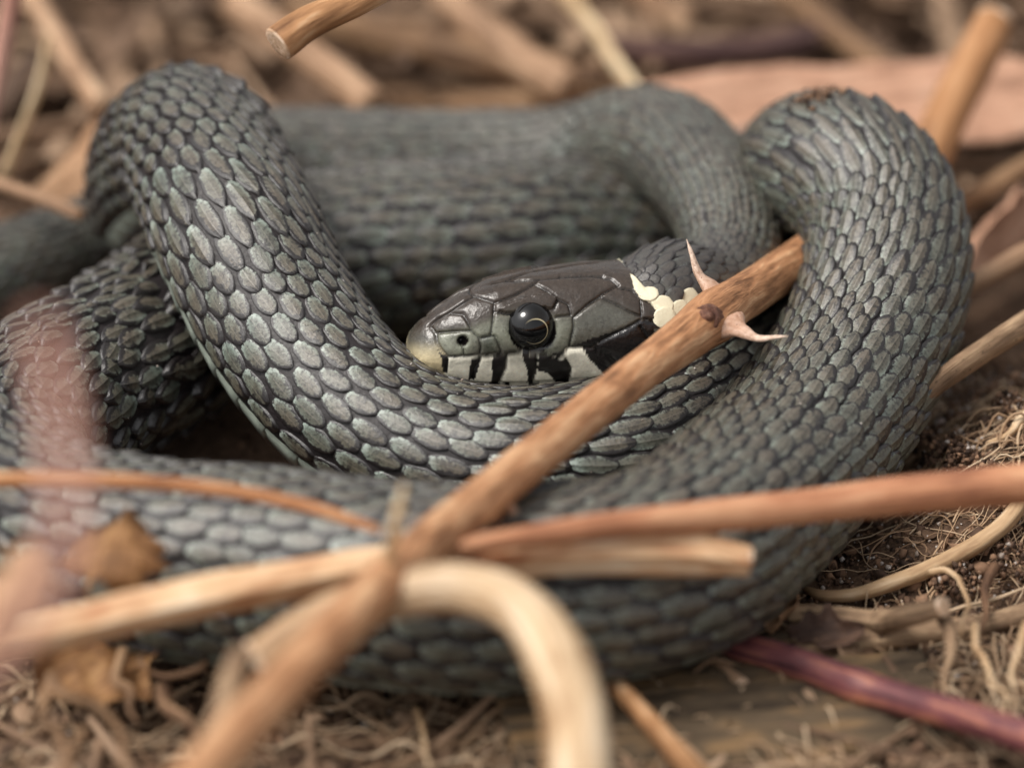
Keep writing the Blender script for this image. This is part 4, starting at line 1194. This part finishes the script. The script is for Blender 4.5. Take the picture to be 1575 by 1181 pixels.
# crumbs heaped in lumps on the bank
lump = []
for _ in range(46):
    c = scatter(1, 3.6, 6.2, -2.4, 1.4, 0.05)[0]; m = g.integers(90, 220); rr = g.uniform(.08, .26)
    d = g.normal(size=(m, 3)); d /= np.linalg.norm(d, axis=1)[:, None]; d[:, 2] = np.abs(d[:, 2])
    lump.append(c + d * rr * g.uniform(.6, 1, (m, 1)))
lump = np.vstack(lump)
grains('soil_lumps', 'clotted lumps of soil on the bank beside the loop', lump, 0.010 + 0.035 * g.random(len(lump)) ** 2.5, M['crumb'], seed=2)
sp = np.vstack([scatter(1500, 2.8, 6.6, -3.4, 2.2, 0.03), lump[g.random(len(lump)) < 0.28] + g.normal(0, .03, ((0), 3)) if False else lump[g.random(len(lump)) < 0.05] + np.array([0, -.03, .05]), scatter(300, -6, 6, -6, -2.6, .02)])
grains('sand_grains', 'white sand grains sprinkled over the soil', sp, 0.008 + 0.024 * g.random(len(sp)) ** 2.6, M['sand'], 0.85, True, seed=3)

def hairs(name, label, specs, mat, seed, nseg=5, cat='fibre'):
    """many fine stems in one mesh: specs = (points, radius)"""
    Vs, Fs, Tc, Rn, off = [], [], [], [], 0
    gg = np.random.default_rng(seed)
    for P, r in specs:
        C, rr, s = crom(P, [r] * (len(P) - 1) + [r * 0.4], max(0.06, r * 1.5))
        T, N, B = frames(C)
        a = np.linspace(0, 2 * math.pi, nseg, endpoint=False)
        V = C[:, None] + N[:, None] * (rr[:, None] * np.cos(a))[..., None] + B[:, None] * (rr[:, None] * np.sin(a))[..., None]
        ii = np.arange(len(C) * nseg).reshape(len(C), nseg)
        Fs.append(np.stack([ii[:-1], np.roll(ii, -1, 1)[:-1], np.roll(ii, -1, 1)[1:], ii[1:]], -1).reshape(-1, 4) + off)
        off += len(C) * nseg
        Vs.append(V.reshape(-1, 3)); k = gg.random()
        Tc.append(np.stack([s[:, None] + 0 * a + k * 50, rr[:, None] * np.cos(a), rr[:, None] * np.sin(a)], -1).reshape(-1, 3))
        Rn.append(np.full(len(C) * nseg, k))
    return link(name, mesh_np(name, np.vstack(Vs), np.vstack(Fs), mat, attrs={'tc': ('FLOAT_VECTOR', np.vstack(Tc)), 'rnd': ('FLOAT', np.concatenate(Rn))}), base=(0, 0, 0), label=label, cat=cat, kind='stuff')

def wander(p0, n, step, lift, wild):
    P = [np.asarray(p0, float)]; ang = g.uniform(0, 2 * math.pi)
    for _ in range(n):
        ang += g.normal(0, wild)
        q = P[-1] + step * np.array([math.cos(ang), math.sin(ang), 0])
        q[2] = float(ground_h(q[0], q[1])) + abs(g.normal(lift, lift * .6))
        P.append(q)
    return P
sp_ = []
for _ in range(560):                                       # over the bank and along the pale root
    p = scatter(1, 3.4, 6.4, -3.6, 1.2, .05)[0]
    sp_.append((wander(p, g.integers(4, 9), g.uniform(.10, .24), .06, .38), .004 + .009 * g.random() ** 2))
for _ in range(120):
    p = scatter(1, 4.6, 6.4, -1.2, 1.4, .08)[0]
    sp_.append((wander(p, g.integers(4, 8), g.uniform(.08, .18), .09, .6), .004 + .014 * g.random() ** 2))
for _ in range(760):
    p = scatter(1, -6.4, 6.4, -6.4, -2.8, .05)[0]
    sp_.append((wander(p, g.integers(3, 8), g.uniform(.14, .36), .10, .22), .004 + .018 * g.random() ** 3))
hairs('fine_roots', 'tangle of fine pale root hairs over the soil', sp_, M['fibres'], 4, cat='roots')

lt = []
for _ in range(900):                                       # dry stalks strewn round the coil and beyond
    if g.random() < 0.72: x, y = g.uniform(-13, 13), g.uniform(5.8, 22)
    else:
        x, y = g.uniform(-13, 13), g.uniform(-9, 5.8)
        if -5.9 < x < 3.0 and -3.4 < y: continue
        if 3.0 <= x < 6.3 and -3.4 < y: continue
    L = g.uniform(1.2, 4.5); a = g.uniform(0, math.pi); el = g.normal(0, .14); r = (.03 + .11 * g.random() ** 1.6) * (1 if y > 5 else .55)
    d = np.array([math.cos(a) * math.cos(el), math.sin(a) * math.cos(el), math.sin(el)])
    c = np.array([x, y, float(ground_h(x, y)) + g.uniform(.05, .5 if y > 5 else .15)])
    if y < 8 and abs(d[1]) * L / 2 > y - 5.0 and y > 5: continue
    b = g.normal(0, .12, 3) * np.array([1, 1, .3])
    P = [c - d * L / 2, c + b, c + d * L / 2]
    for q in P: q[2] = max(q[2], float(ground_h(q[0], q[1])) + r * .4)
    lt.append((P, r))
hairs('plant_litter', 'mass of dry plant stalks strewn over the soil beyond the coil', lt, M['litter'], 6, 9, cat='litter')

def scraps(name, label, specs, mat, seed):
    """small torn bits of leaf: specs = (centre, size)"""
    gg = np.random.default_rng(seed)
    nu, nv = 5, 4
    u, v = np.meshgrid(np.linspace(-1, 1, nu), np.linspace(-1, 1, nv), indexing='ij')
    ii = np.arange(nu * nv).reshape(nu, nv)
    top = np.stack([ii[:-1, :-1], ii[1:, :-1], ii[1:, 1:], ii[:-1, 1:]], -1).reshape(-1, 4)
    rim = np.concatenate([ii[0, :], ii[1:, -1], ii[-1, -2::-1], ii[-2:0:-1, 0]]); rn = np.roll(rim, -1)
    F1 = np.vstack([top, top[:, ::-1] + nu * nv, np.stack([rim, rn, rn + nu * nv, rim + nu * nv], 1)])
    Vs, Fs, Tc, Rn, off = [], [], [], [], 0
    for c, sz in specs:
        a = gg.uniform(0, 2 * math.pi); tl = gg.normal(0, .3, 2)
        asp = gg.uniform(.35, .8)
        x = u * sz * (1 + gg.normal(0, .16, u.shape)) * (1 - .25 * v ** 2); y = v * sz * asp * (1 + gg.normal(0, .16, u.shape)) * (1 - .35 * u ** 2)
        z = gg.normal(0, .35) * x * x / sz + gg.normal(0, .5) * y * y / sz + gg.normal(0, .05, u.shape) * sz + tl[0] * x + tl[1] * y
        P = np.stack([x * math.cos(a) - y * math.sin(a), x * math.sin(a) + y * math.cos(a), z], -1).reshape(-1, 3) + c
        Vs += [P, P - np.array([0, 0, .012 + .01 * sz])]; Fs.append(F1 + off); off += 2 * len(P)
        k = gg.random(); Rn.append(np.full(2 * len(P), k))
        t1 = np.stack([x, y * 3, 0 * x + k * 40], -1).reshape(-1, 3); Tc += [t1, t1]
    return link(name, mesh_np(name, np.vstack(Vs), np.vstack(Fs), mat, attrs={'tc': ('FLOAT_VECTOR', np.vstack(Tc)), 'rnd': ('FLOAT', np.concatenate(Rn))}), base=(0, 0, 0), label=label, cat='litter', kind='stuff')
sc_ = []
for _ in range(1500):
    k = g.random()
    if k < .30: p = scatter(1, -6.4, 6.4, -6.4, -2.9, g.uniform(.01, .12))[0]; z_ = .03 + .16 * g.random() ** 2
    elif k < .52: p = scatter(1, 3.2, 6.6, -3.4, 2.4, g.uniform(.01, .06))[0]; z_ = .02 + .07 * g.random() ** 2
    else: p = scatter(1, -13, 13, 6.6, 22, g.uniform(.02, .5))[0]; z_ = .15 + .75 * g.random() ** 2
    sc_.append((p, z_))
scraps('leaf_litter', 'torn brown scraps of dead leaf strewn over the soil', sc_, M['litter'], 12)

# dust and bits of soil caught on the snake's back
pick = np.where((facing > 0.15) & keep & (is_ > 4))[0]
pick = g.choice(pick, 420, replace=False)
dp = Pc[pick] + nrm[pick] * (hgt[pick] * 1.05)[:, None] + ua2[pick] * (ulen[pick] * g.uniform(-.45, .45, len(pick)))[:, None] + va2[pick] * (vwid[pick] * g.uniform(-.45, .45, len(pick)))[:, None]
grains('dust_specks', 'tiny pale specks of dust caught on the scales', dp, 0.005 + 0.010 * g.random(len(dp)) ** 3, M['sand'], 0.8, True, seed=5)
top = np.argmin(np.abs(fx - 1268) + np.abs(fy - 150) + 1000 * (facing < 0.0) + 1000 * (np.abs(is_ - np.interp(np.argmin(np.linalg.norm(CC - Z(1282, 262, 2.26), axis=1)) * PSTEP, [0, 1e9], [0, 1e9])) > 2))
cs_, ct_ = is_[top] + g.normal(0, .06, 90), it[top] + g.normal(0, .16, 90)
cp_ = surf(cs_, ct_); cn_ = cp_ - at_s(CC, cs_); cn_ /= np.linalg.norm(cn_, axis=1)[:, None]
cl = cp_ + cn_ * g.uniform(.035, .07, (90, 1))
grains('soil_bits', 'brown bits of soil stuck on top of the rising loop', cl, 0.012 + 0.028 * g.random(90) ** 2, M['crumb'], seed=6)
